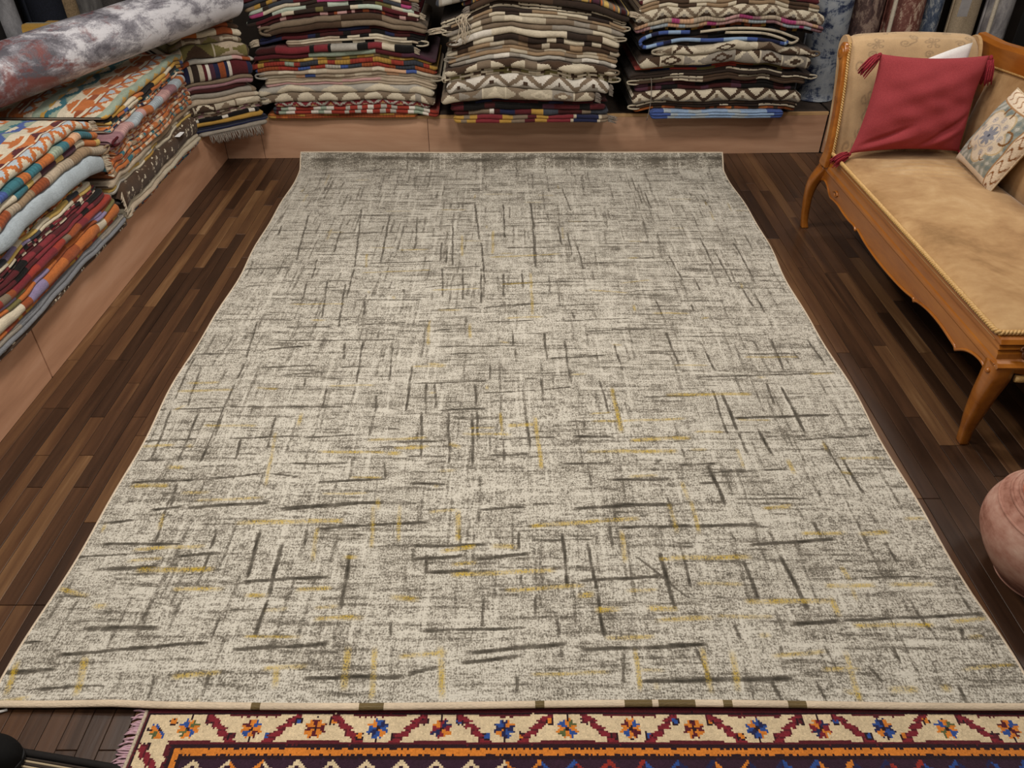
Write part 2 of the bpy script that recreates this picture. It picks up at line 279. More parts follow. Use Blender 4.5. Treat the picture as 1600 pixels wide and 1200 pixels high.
def paint(segs, nx, ny, rng, wbase):
    """streak mask on the flat rug: distance to each woven line"""
    mask = np.zeros((ny, nx)); hx = 2.5 / (nx - 1); hy = 3.5 / (ny - 1)
    gx = -1.25 + hx * np.arange(nx); gy = 1.0 + hy * np.arange(ny)
    for (x1, y1, x2, y2, k) in segs:
        wd = wbase * (1 + .35 * (k - 1)) * rng.uniform(.8, 1.2)
        i0 = np.clip(int((min(x1, x2) - .03 + 1.25) / hx), 0, nx - 1); i1 = np.clip(int((max(x1, x2) + .03 + 1.25) / hx) + 1, 1, nx)
        j0 = np.clip(int((min(y1, y2) - .03 - 1.0) / hy), 0, ny - 1); j1 = np.clip(int((max(y1, y2) + .03 - 1.0) / hy) + 1, 1, ny)
        if i1 <= i0 or j1 <= j0: continue
        X, Y = np.meshgrid(gx[i0:i1], gy[j0:j1])
        d = np.array([x2 - x1, y2 - y1]); L = np.hypot(*d) + 1e-9; d = d / L
        t = (X - x1) * d[0] + (Y - y1) * d[1]; q = np.abs(-(X - x1) * d[1] + (Y - y1) * d[0] + .0010 * np.sin(t * 38 + k * 3 + x1 * 50))
        e = np.clip(np.minimum(t, L - t) / .02, 0, 1)
        v = np.clip(1.25 - (q / wd) ** 2, 0, 1) * e * (.74 + .26 * np.sin(t * 55 + x1 * 90) * np.sin(t * 21 + y1 * 70))
        mask[j0:j1, i0:i1] = np.maximum(mask[j0:j1, i0:i1], v * (.78 + .22 * (k - 1)))
    return mask
def rug():
    nx, ny, xs, ys = rug_grid(); r = np.random.default_rng(11)
    dec = lambda s: [tuple(float(a) / 200 for a in q.split(',')[:4]) + (int(q.split(',')[4]),) for q in s.split(';')]
    dk, yl = dec(DARK), dec(YEL)
    faint = []
    for _ in range(1500):
        x = r.uniform(-1.25, 1.25); y = r.uniform(1, 4.5); l = r.uniform(.05, .28)
        faint.append((x, y, x + l, y + r.uniform(-.004, .004), 1) if r.random() < .68 else (x, y, x + r.uniform(-.004, .004), y + l, 1))
    far = [(x, y, x + (l if h else .003), y + (.003 if h else l), 1) for x, y, l, h in
           [(r.uniform(-1.2, 1.2), r.uniform(3.3, 4.45), r.uniform(.08, .3), r.random() < .5) for _ in range(70)]]
    D = np.maximum(np.maximum(paint(dk, nx, ny, r, .0043), .45 * paint(faint, nx, ny, r, .0045)), .6 * paint(far, nx, ny, r, .005))
    yfar = [(x, y, x + (l if h else 0), y + (0 if h else l), 1) for x, y, l, h in [(r.uniform(-1.2, 1.2), r.uniform(3.3, 4.4), r.uniform(.05, .2), r.random() < .5) for _ in range(26)]]
    Yl = np.maximum(paint(yl, nx, ny, r, .0062), .6 * paint(yfar, nx, ny, r, .006))
    pale = [(x, y, x + l, y, 1) if r.random() < .6 else (x, y, x, y + l, 1) for x, y, l in [(r.uniform(-1.25, 1.25), r.uniform(1, 4.4), r.uniform(.1, .4)) for _ in range(800)]]
    P = paint(pale, nx, ny, r, .005)
    X, Yg = np.meshgrid(xs, ys)
    band = np.clip((Yg - 3.36) / .05, 0, 1) * (.20 + .10 * np.sin(X * 9) * np.sin(X * 23 + 1)) + .5 * np.exp(-((Yg - 3.452 - .006 * np.sin(X * 7)) / .012) ** 2) * (.6 + .4 * np.sin(X * 17 + 2 * np.sin(X * 5)))  # shade of the upturned end painted in as grey, plus a woven dark line
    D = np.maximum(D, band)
    # bend the far end up against the plinth
    s = Yg; yy = np.where(s < 3.36, s, 0.); zz = np.zeros_like(s)
    t = np.clip(s - 3.36, 0, None); ang = .75
    rr = .05 / ang
    th = np.minimum(t / rr, ang) * np.clip(t / .05, 0, 1) ** 0
    yb_ = 3.36 + rr * np.sin(np.minimum(t / rr, .62)) + np.clip(t - rr * .62, 0, None) * math.cos(.62)
    zb_ = rr * (1 - np.cos(np.minimum(t / rr, .62))) + np.clip(t - rr * .62, 0, None) * math.sin(.62)
    yy = np.where(s < 3.36, s, yb_); zz = np.where(s < 3.36, 0, zb_)
    edge = np.sin(yy * 5.1 + 1) * .006 + np.sin(yy * 11.3) * .004
    Xw = X + edge * np.sign(X) * np.clip(np.abs(X) - .9, 0, 1) / .35 + .004 * np.sin(yy * 3)
    Yw = 1.0 + yy + .004 * np.sin(X * 4)
    lift = .012 * np.clip((1.32 - Yw) / .22, 0, 1) * np.clip((X + 1.1) / .25, 0, 1)
    lift = lift + .010 * np.clip((1.06 - Yw) / .06, 0, 1) * np.clip((-X - .85) / .1, 0, 1)
    wave = .0025 * np.sin(X * 3.1 + 1) * np.sin(Yw * 2.7) + .0025
    Z = .009 + zz + lift + wave
    V = np.stack([Xw, Yw, Z], -1)
    root = thing('area_rug', 'large flat pale grey rug with dark and yellow crosshatch lines on the floor', 'rug', (0, 2.75, 0))
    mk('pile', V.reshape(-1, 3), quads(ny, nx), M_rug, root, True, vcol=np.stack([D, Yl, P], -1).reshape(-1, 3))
    per = np.concatenate([V[0, ::5], V[::5, -1][1:], V[-1, ::-5][1:], V[::-5, 0][1:-1]]); per[:, 2] -= .004
    o = mk('edge_binding', *tube(per, .0052, 6, True), M_bind, root); o['label'] = 'cream stitched edge of the rug'
    # flat woven end band at the near edge, cream with a few olive bits of warp
    n = 340; u = np.linspace(-1.243, 1.243, n); prof = [(.006, .001), (0, .0012), (-.006, -.0005), (-.009, -.003), (-.009, -.0062), (.006, -.0062)]
    zr = np.interp(u, xs, Z[0]); yr = np.interp(u, xs, Yw[0])
    Vb = np.stack([np.repeat(u[:, None], 6, 1), yr[:, None] + np.array([p[0] for p in prof])[None], zr[:, None] + np.array([p[1] for p in prof])[None]], -1)
    fc = np.tile(lin((206, 188, 164)), (n - 1, 1)); um = (u[1:] + u[:-1]) / 2
    for a, b in ((-.62, -.60), (-.36, -.305), (.055, .075), (.268, .335), (.345, .44), (.5, .525), (.66, .70)): fc[(um > a) & (um < b)] = lin((104, 88, 58))
    o = mk('end_band', Vb.reshape(-1, 3), quads(n, 6, True), M_kilim, root, True, fcol=np.repeat(fc, 6, 0)); o['label'] = 'cream flat-woven end with olive bits'
def rug_mat():
    m, t, b, N, K = nt('rug_pile')
    at = N('ShaderNodeVertexColor'); at.layer_name = 'Col'; sp = N('ShaderNodeSeparateColor'); K(at.outputs[0], sp.inputs[0])
    co = N('ShaderNodeTexCoord').outputs['Object']
    n1 = noise(N, K, co, 250, 2, .6, (1.0, .70, 1))           # tufts
    nh = noise(N, K, co, 130, 2, .55, (.30, 1.6, 1)); nv = noise(N, K, co, 130, 2, .55, (1.7, .26, 1))
    nl = noise(N, K, co, 3.5, 3, .6); nb = noise(N, K, co, 16, 3, .6, (.5, 1.6, 1)); nbv = noise(N, K, co, 16, 3, .6, (1.8, .4, 1))
    h = math_(N, K, 'ADD', math_(N, K, 'MULTIPLY', n1, .62), math_(N, K, 'ADD', math_(N, K, 'MULTIPLY', nh, .30), math_(N, K, 'MULTIPLY', nv, .22)))
    h = math_(N, K, 'ADD', h, math_(N, K, 'MULTIPLY', nl, .12)); h = math_(N, K, 'ADD', h, math_(N, K, 'MULTIPLY', nb, .22)); h = math_(N, K, 'ADD', h, math_(N, K, 'MULTIPLY', nbv, .14))
    h = math_(N, K, 'ADD', h, math_(N, K, 'MULTIPLY', sp.outputs[2], .10))
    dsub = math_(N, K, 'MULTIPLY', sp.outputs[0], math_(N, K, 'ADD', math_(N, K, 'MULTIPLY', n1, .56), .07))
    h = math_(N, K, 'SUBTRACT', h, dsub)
    r = ramp(N, [(.46, (60, 56, 48)), (.69, (106, 100, 90)), (.785, (159, 153, 141)), (.885, (206, 201, 189))]); K(h, r.inputs[0])
    yf = math_(N, K, 'MULTIPLY', sp.outputs[1], math_(N, K, 'MULTIPLY', math_(N, K, 'SUBTRACT', n1, .36), 5.0, True), True)
    yf = math_(N, K, 'MULTIPLY', yf, .95)
    K(mixc(N, K, yf, r.outputs[0], L4((188, 158, 42))), b.inputs['Base Color'])
    b.inputs['Roughness'].default_value = .95; b.inputs['Specular IOR Level'].default_value = .1; b.inputs['Sheen Weight'].default_value = .15
    bump(N, K, b, math_(N, K, 'ADD', n1, math_(N, K, 'MULTIPLY', nh, .6)), .55, .006)
    return m
M_rug = rug_mat(); M_bind = plain('binding_thread', (226, 208, 184), .9, 300, .2, .2)
rug()

# ---------------------------------------------------------------- knotted rug that lies under the near edge
def knotted_rug():
    k = .0045
    x0, x1, y0, y1 = -.87, 1.75, .28, 1.10
    nx, ny = int((x1 - x0) / k), int((y1 - y0) / k)
    xs = x0 + k * np.arange(nx + 1); ys = y0 + k * np.arange(ny + 1)
    X, Y = np.meshgrid((xs[1:] + xs[:-1]) / 2, (ys[1:] + ys[:-1]) / 2)
    r = np.random.default_rng(5); Xj = X + r.normal(0, .0007, X.shape); Yj = Y + r.normal(0, .0007, Y.shape)
    d = np.minimum(Xj - x0, .997 - Yj)
    pc = {'mar': (84, 26, 34), 'cre': (206, 186, 152), 'dk': (40, 20, 26), 'or': (202, 120, 44), 'pur': (50, 28, 44), 'blu': (44, 74, 140), 'nav': (34, 36, 74), 'red': (140, 44, 36), 'grn': (84, 92, 56), 'crim': (120, 34, 44)}
    P = {a: lin(c) for a, c in pc.items()}
    col = np.empty(X.shape + (3,)); col[:] = P['pur']
    def put(m, c): col[m] = P[c]
    put(d < .013, 'mar'); put((d >= .013) & (d < .086), 'cre'); put((d >= .086) & (d < .098), 'dk'); put((d >= .098) & (d < .112), 'or'); put((d >= .112) & (d < .122), 'dk')
    put((d >= .0105) & (d < .0145), 'dk'); put((d >= .083) & (d < .088), 'mar')
    # zigzag field along the border
    zz = .128 + .020 * np.abs(((Xj + .6) / .078) % 1 * 2 - 1) * 2
    seq = ['cre', 'cre', 'cre', 'or', 'cre', 'cre', 'cre', 'cre', 'cre', 'cre', 'cre', 'or', 'blu', 'red', 'red', 'blu', 'nav', 'or', 'nav', 'blu', 'or', 'nav', 'red', 'blu', 'nav', 'blu', 'red', 'or', 'nav', 'blu', 'red']
    idx = np.floor((Xj + .87) / .078).astype(int)
    top = .997 - Yj
    for j, cc in enumerate(seq):
        m = (idx == j) & (d > .124)
        put(m & (np.abs(top - zz) < .006), cc); put(m & (np.abs(top - zz - .022) < .004), 'crim' if j % 2 else 'or')
        put(m & (np.abs(top - zz - .05) < .006), 'red' if j % 3 else 'blu')
    # border flowers and serrated leaves, along the long side and up the short side
    pal = [('or', 'blu', 'grn'), ('or', 'mar', 'blu'), ('mar', 'or', 'or'), ('blu', 'or', 'nav'), ('crim', 'or', 'nav'), ('nav', 'blu', 'or')]
    def border(A, B, n0, n1, cover):
        """A runs along the border, B 0..1 across the cream band (0 outer)"""
        for q in range(n0, n1):
            cx = -.755 + .1475 * q; a = A - cx; b = (B - .5) * .073
            up = 1 if q % 2 else -1
            rad = np.hypot(a, b * 1.05); th = np.arctan2(b, a) + .39; c = pal[q % len(pal)]
            pet = .026 * (.70 + .30 * np.abs(np.cos(4 * th)))
            s = np.floor(th / (PI / 4)).astype(int) % 4
            m = (rad < pet) & cover
            put(m & (s % 2 == 0), c[0]); put(m & (s == 1), c[1]); put(m & (s == 3), c[2]); put((rad < .005) & cover, 'dk')
            put((np.abs(a) < .0018) & (np.abs(b) < .034) & (rad > .02) & (b * up > 0) & cover, 'dk')
            for sx in (-1, 1):
                m2 = (np.abs(a - sx * .041) < .0085) & (np.abs(b - up * .018) < .0085) & cover; put(m2, 'dk')
                put((np.abs(a - sx * .041) < .0055) & (np.abs(b - up * .018) < .0055) & cover, ['or', 'mar', 'blu'][(q + (sx > 0)) % 3])
            put((np.abs(a) < .062) & (np.abs(b + up * .032) < .0035) & cover, 'mar')
            s_ = a - .0735 + up * b * 1.0
            saw = (b / .073 + .5) * 4 % 1
            put((np.abs(s_) < .006 + .012 * saw) & (np.abs(b) < .034) & cover, 'mar'); put((np.abs(s_) < .0035 + .012 * saw) & (np.abs(b) < .034) & (saw > .25) & cover, 'crim')
    cov = (d >= .0145) & (d < .083)
    border(Xj, np.clip((.997 - Yj - .013) / .073, 0, 1), 0, 18, cov & (.997 - Yj <= Xj - x0))
    border(.19 - Yj, np.clip((Xj - x0 - .013) / .073, 0, 1), 0, 8, cov & (.997 - Yj > Xj - x0))
    col *= (1 + r.normal(0, .07, X.shape))[..., None]
    Xv, Yv = np.meshgrid(xs, ys)
    Z = .008 + .0012 * np.sin(Xv * 9) * np.sin(Yv * 8) + r.normal(0, .0004, Xv.shape)
    e = np.minimum(np.minimum(Xv - x0, x1 - Xv), np.minimum(Yv - y0, y1 - Yv)); Z = np.where(e < .004, .001, Z)
    root = thing('knotted_rug', 'dark tribal knotted rug with cream flower border lying under the grey rug edge', 'rug', (.4, .7, 0))
    mk('pile', np.stack([Xv, Yv, Z], -1).reshape(-1, 3), quads(ny + 1, nx + 1), M_knot, root, True, fcol=np.clip(col.reshape(-1, 3), 0, 1))
    parts = []; R = random.Random(3); y = y0
    while y < .992:
        l = R.uniform(.022, .036); dy = R.uniform(-.012, .008)
        parts.append(tube(spline([(x0 + .004, y, .006), (x0 - l * .5, y + dy * .3 + R.uniform(-.003, .003), .007), (x0 - l, y + dy, .003)], 6), [.0026, .003, .0028, .0026, .0024, .0015], 5)); y += R.uniform(.0045, .0065)
    o = mk('fringe', *join(*parts), M_fringe_lilac, root); o['label'] = 'short lilac pink wool fringe'; o['kind'] = 'stuff'
    mk('selvedge', *tube([(x0 + .001, y0 + .002 + t * (.99 - y0), .007) for t in np.linspace(0, 1, 30)], .0045, 6), M_fringe, root)
M_knot = cloth('knotted_pile', .92, 420, .45, .6, .15)
knotted_rug()
# ---------------------------------------------------------------- folded kilims
PAL = dict(cream=(222, 208, 180), white=(230, 222, 208), bone=(198, 184, 158), taupe=(136, 116, 94), brown=(82, 60, 44), dbrown=(58, 44, 36), grey=(158, 148, 134), lgrey=(184, 178, 166),
    maroon=(96, 30, 36), crimson=(140, 42, 50), dred=(72, 26, 26), black=(24, 21, 20), navy=(36, 40, 76), orange=(206, 110, 46), rust=(166, 78, 38), teal=(52, 118, 132), sage=(156, 172, 150),
    mint=(196, 212, 194), ochre=(196, 148, 58), olive=(122, 112, 62), pink=(206, 156, 152), lilac=(146, 130, 172), blue=(66, 92, 168), lblue=(150, 182, 222), peach=(222, 170, 130), beige=(190, 170, 144),
    slate=(62, 66, 76), magenta=(190, 66, 124), red=(172, 56, 42), yellow=(222, 184, 92), tan=(166, 136, 102), gold=(214, 160, 60), plum=(84, 44, 60), mauve=(160, 112, 120), palblue=(176, 190, 200))
PAL['ashen'] = (128, 130, 136)
def mute(c, sat=.84, g=.90):
    c = np.array(c, float); return (c.mean() + (c - c.mean()) * sat) * g
PL = {k: lin(mute(v)) for k, v in PAL.items()}
def hsh(*a):
    x = sum(np.asarray(v, float) * c for v, c in zip(a, (12.9898, 78.233, 37.719, 91.17)))
    return np.abs(np.sin(x) * 43758.5453) % 1
def cuts(rng, L, lo, hi):
    c = [-.05]
    while c[-1] < L + .05: c.append(c[-1] + rng.uniform(lo, hi))
    return np.array(c)
def pattern(kind, U, W, FD, SM, pal, rng, per=.16):
    """U along the fold, W -1..1 over one fold, FD its number, SM length over the profile; returns linear colours"""
    n = len(pal); L = U.max() - U.min(); u = np.floor((U - U.min()) / .008) * .008; h = (W + 1) / 2
    cols = np.array([PL[p.split(':')[0]] for p in pal]); idx = np.zeros(U.shape, int); gain = np.ones(U.shape)
    if kind in ('block', 'rib', 'thin'):
        lo, hi = {'block': (.035, .15), 'rib': (.03, .12), 'thin': (.012, .05)}[kind]
        c0 = cuts(rng, L, lo, hi); p0 = rng.integers(0, n, len(c0))
        for i in range(1, len(p0)):
            if p0[i] == p0[i - 1]: p0[i] = (p0[i] + 1) % n
        for f in np.unique(FD):
            m = FD == f
            if f % 2 or rng.random() < .3: c1 = cuts(rng, L, lo, hi); p1 = rng.integers(0, n, len(c1))
            else: c1, p1 = c0 + rng.uniform(-.03, .03), p0
            idx[m] = p1[np.clip(np.searchsorted(c1, u[m]), 0, len(p1) - 1)]
        if kind == 'rib': gain = 1 - .22 * (np.sin((U) * 6.28 / .0165) > .2)
    elif kind in ('tri', 'bow', 'oval', 'big'):
        q = u / per + rng.uniform(0, 1); cell = np.floor(q).astype(int); f = q % 1; t = np.abs(f * 2 - 1)
        hh = np.clip(h, 0, 1); st = np.floor(hh * 8) / 8
        k = (hsh(cell, FD * 0 + rng.uniform(0, 9)) * 4).astype(int)
        a = pal.index(pal[0]); 
        tt = 1 - t; d5 = np.abs(f - .5) * 2; h5 = np.abs(hh - .5) * 2
        if kind == 'tri': idx = np.where(hh < tt, np.where(hh < tt - .42, 1, 0), np.where(hh > tt + .42, 0, 2 % n)); idx = np.where((d5 < .10) & (hh > .30) & (hh < .62), 3 % n, idx)
        elif kind == 'oval': idx = np.where((t * 1.15) ** 2 + ((hh - .1) * 1.05) ** 2 < .95, 1, 0); idx = np.where((k == 2) & (np.abs(t) < .3), 2 % n, idx)
        else:
            a0 = (cell % 2) * 1; a1 = (1 + (cell + k) % (n - 1)); a1 = np.where(a1 == a0, (a1 + 1) % n, a1); a2 = (cell + 2 + k) % n
            s = np.where(k == 0, tt - hh, np.where(k == 1, .92 - d5 - h5, np.where(k == 2, h5 - d5, hh - tt)))
            idx = np.where(s > 0, a0, a1); idx = np.where((k % 2 == 1) & (s > .42), a2, idx)
            idx = np.where((d5 > .93), a2, idx)
    elif kind == 'seq':
        wts = np.array([float(p.split(':')[1]) for p in pal]); e = np.r_[0, np.cumsum(wts) / wts.sum()] * (U.max() - U.min() + .001)
        for f in np.unique(FD):
            m = FD == f; idx[m] = np.clip(np.searchsorted(e, (U[m] - U.min()) + rng.uniform(-.012, .012) + f * .02 * rng.uniform(-1, 1)) - 1, 0, n - 1)
    elif kind == 'band':
        # cross bands of a flat-woven kilim, each band with its own figure
        bw = .052; sm = np.floor(SM / .005) * .005; bnd = np.floor(sm / bw).astype(int); y = (sm / bw) % 1; k = bnd % 5; a = np.abs((u / per + .5 * (bnd % 2)) % 1 * 2 - 1); a2 = np.abs((u / (per * .55)) % 1 * 2 - 1)
        idx = np.where(k == 0, np.where((y < a) & (a > .35) & (y > .12), 1, 0), np.where(k == 1, np.where(np.abs(y - a) < .32, 2, np.where(y > a, 0, 3)), np.where(k == 2, np.where(y < a2 * .5, 4, 3), np.where(k == 3, np.where(np.abs(y - a2) < .25, 1, np.where(y > a2, 5, 0)), np.where(y < a, np.where((y * 8).astype(int) % 2 == 0, 6, 0), 1))))) % n
    elif kind == 'bars':
        c0 = cuts(rng, L, .05, .17); b = np.searchsorted(c0, u); on = hsh(b, FD + 3, rng.uniform(0, 9)) < .5
        idx = np.where(on & (np.abs(W) < .75), 1 + (b + FD) % (n - 1), 0)
        idx = np.where((np.abs((u / .05) % 1 - .5) < .09) & (W > .2), 0, idx)
    elif kind == 'busy':
        a = np.floor(u / .022 + FD * .37 + np.floor(h * 2.2) * .5); idx = (hsh(a, FD, np.floor(h * 2.2)) * n).astype(int) % n
    elif kind == 'speck':
        a = np.floor(u / .018); b2 = np.floor(SM / .018); q = hsh(a, b2)
        du = (u / .018) % 1; dv = (SM / .018) % 1
        idx = np.where((q > .80) & (dv < du), 1 + (a.astype(int) % (n - 1)), 0)
    elif kind == 'stripe':
        c0 = cuts(rng, L, .008, .05); p0 = rng.integers(0, n, len(c0)); idx = p0[np.clip(np.searchsorted(c0, u), 0, len(p0) - 1)]
    elif kind == 'zig':
        a = np.abs((u / per) % 1 * 2 - 1); sm = np.floor(SM / .006) * .006
        idx = np.floor((sm + .045 * a) / .028).astype(int) % n; m = (np.abs((u / per) % 1 - .5) < .2) & (hsh(np.floor(u / per), np.floor(sm / .06)) < .5); idx = np.where(m, (idx + 2) % n, idx)
    elif kind == 'ikat':
        v = np.sin(u * 60 + FD * 2) + np.sin(u * 23 + 1) ; idx = np.clip(((v + 2) / 4 * n).astype(int), 0, n - 1)
    elif kind == 'long':
        idx = np.floor((SM / .012 + FD)).astype(int) % n
    elif kind == 'plain':
        idx = np.where(hsh(np.floor(u / .22), FD, 2) < .12, 1 % n, 0)
    c = cols[np.clip(idx, 0, n - 1)] * gain[..., None]
    return c * (1 + rng.normal(0, .035, U.shape))[..., None]

def stack(name, loc, ang, L, D, arch=0):
    g = np.arange(-.12, L + .12, .01)
    return dict(name=name, loc=loc, ang=ang, L=L, D=D, g=g, z=np.zeros_like(g), n=0, arch=arch, objs=[])
ORD = 'lowest second third fourth fifth sixth seventh eighth ninth tenth eleventh twelfth thirteenth fourteenth fifteenth sixteenth seventeenth eighteenth nineteenth twentieth twenty-first twenty-second twenty-third twenty-fourth twenty-fifth twenty-sixth'.split()
SEED = [100]
def kilim(st, t, folds, pat, pal, desc, u0=0, u1=None, o=0, per=.16, top=1, seed=None, rise=0, wave=.12, ends=None):
    SEED[0] += 1; rng = np.random.default_rng(seed or SEED[0]); pal = pal.split(); t = t * st.get('sc', 1)
    L = st['L']; u1 = L if u1 is None else u1
    u0 += rng.uniform(-.012, .012); u1 += rng.uniform(-.012, .012); t = t / 100.
    du = .0085; us = np.linspace(u0, u1, max(8, int((u1 - u0) / du))); nu = len(us)
    s01 = (us - u0) / (u1 - u0)
    bot = np.interp(us, st['g'], st['z'])
    th = t * (1 + wave * wob(us, rng, 1.1) + .5 * wave * wob(us, rng, 4)) * (1 + st['arch'] * (np.sin(s01 * PI) - .6)) + rise * np.sin(s01 * PI) / 100
    th = np.maximum(th, .4 * t); tp = bot + th
    # next layer's bed
    g = st['g']; inner = np.interp(g, us, tp); dd = np.where(g < u0, u0 - g, np.where(g > u1, g - u1, 0))
    z = np.maximum(st['z'], inner - .22 * dd + .0008); k = np.ones(7) / 7; zs = np.convolve(np.pad(z, 3, 'edge'), k, 'valid'); st['z'] = np.maximum(zs, z)
    # profile
    prof = [(-st['D'], 0., -1, 0)]; m = 15 if folds == 1 and t > .036 else 8; rad = min(.55 * t / folds, .022); fo = [rng.uniform(-.007, .007) for _ in range(folds)]
    for i in range(folds):
        for j, a in enumerate(np.linspace(0, PI, m)):
            if i and j == 0: continue
            wv = -math.cos(a); prof.append((fo[i] * (math.sin(a) > .2) - .004 + rad * math.sin(a) ** .75, (i + (wv + 1) / 2) / folds, i, wv))
    for q in range(1, top + 1): prof.append((-st['D'] * q / top, 1., folds - 1, 1 + q * .5))
    if top > 1:
        pass
    P = np.array(prof); nP = len(P)
    e = np.clip(np.minimum(us - u0, u1 - us) / .028, 0, 1); sq = np.sqrt(np.clip(1 - (1 - e) ** 2, 0, 1))
    fr = .5 + (P[None, :, 1] - .5) * (.3 + .7 * sq[:, None]); fr = fr + np.where((P[None, :, 1] > .02) & (P[None, :, 1] < .98), (.09 / max(folds, 1)) * wob(us, rng, 2.3)[:, None] * np.sin(P[None, :, 1] * PI), 0)
    yo = P[None, :, 0] - (1 - sq[:, None]) * .02 * (P[None, :, 0] > -.1) + (o / 100 + .006 * wob(us, rng, 1.5)[:, None]) * (P[None, :, 0] > -.1)
    Z = bot[:, None] + th[:, None] * fr
    V = np.stack([np.repeat(us[:, None], nP, 1), -yo, Z], -1)
    F = quads(nu, nP)
    arc = np.r_[0, np.cumsum(np.hypot(np.diff(P[:, 0]), np.diff(P[:, 1]) * t))]
    um = (us[1:] + us[:-1]) / 2; pm_ = (P[1:] + P[:-1]) / 2; am = (arc[1:] + arc[:-1]) / 2
    U, W = np.meshgrid(um, np.clip(pm_[:, 3], -1, 1), indexing='ij'); FD = np.broadcast_to(pm_[:, 2].round().astype(int)[None], U.shape); SM = np.broadcast_to(am[None], U.shape)
    if top > 1: W = np.where(pm_[None, :, 3] > 1, ((SM * 16) % 2) - 1, W)
    col = pattern(pat, U, W, FD, SM, pal, rng, per).reshape(-1, 3)
    h = nP // 2; caps = []; cc = []
    for e0, base in ((0, 0), (1, (nu - 1) * nP)):
        for j in range(h - 1):
            q = [base + j, base + j + 1, base + nP - 2 - j, base + nP - 1 - j]; caps.append(q if e0 == 0 else q[::-1]); cc.append(PL[pal[0].split(':')[0]] * .6)  # end faces coloured darker to stand for the shade between stacks
    F = np.concatenate([F[:, ::-1], np.array(caps)]); col = np.concatenate([col, np.array(cc)])
    st['n'] += 1; base = st['loc']
    lab = '%s, %s in the %s' % (desc, ORD[st['n'] - 1] + ('' if st['n'] == 1 else ' up'), st['name'])
    ob = mk('folded_kilim', V.reshape(-1, 3), F, M_kilim, None, True, fcol=np.clip(col, 0, 1), local=True)
    ob.location = base; ob.rotation_euler = (0, 0, st['ang'])
    tag(ob, lab, 'kilim', 'folded kilims in the ' + st['name']); LOC[ob.name] = Vector((0, 0, 0))
    ob_info = dict(us=us, bot=bot, top=tp, o=o / 100 + rad, u0=u0, u1=u1); st['objs'].append((ob, ob_info))
    if ends:
        end_fringe(ob, ob_info, ends)
    return ob, ob_info
def end_fringe(ob, I, ends):
    """loose warp ends at one end of the folded edge: ends = (side, width, length, material)"""
    side, wd, ln, m = ends; R = random.Random(7); parts = []
    n = int(wd / .004)
    for j in range(n):
        f = (j + .5) / n
        if side == 'front':
            u = I['u0'] + .05 + f * (I['u1'] - I['u0'] - .1); z0 = np.interp(u, I['us'], I['bot']) + .002; l = ln * R.uniform(.7, 1.1)
            pts = [(u, -(I['o'] - .004), z0 + .003), (u + R.uniform(-.006, .006), -(I['o'] + l * .35), z0 - l * .4), (u + R.uniform(-.01, .01), -(I['o'] + l * .38), z0 - l)]
        else:
            uu = I['u1'] if side == 'end' else I['u0']; sg = 1 if side == 'end' else -1
            z = np.interp(uu, I['us'], I['bot']) + f * (np.interp(uu, I['us'], I['top']) - np.interp(uu, I['us'], I['bot'])); l = ln * R.uniform(.7, 1.1)
            pts = [(uu - sg * .004, -I['o'] + .012, z), (uu + sg * l * .6, -I['o'] + .004 + R.uniform(-.004, .004), z - .003), (uu + sg * l, -I['o'] + R.uniform(-.004, .004), z - .008 - R.uniform(0, .006))]
        parts.append(tube(spline(pts, 5), [.0022, .0024, .0022, .002, .0012], 4))
    f = mk('fringe', *join(*parts), m, ob, local=True); f['kind'] = 'stuff'
    return f
def build(st, rows):
    for r in rows:
        kilim(st, *r[:5], **(r[5] if len(r) > 5 else {}))

FZ = .2497
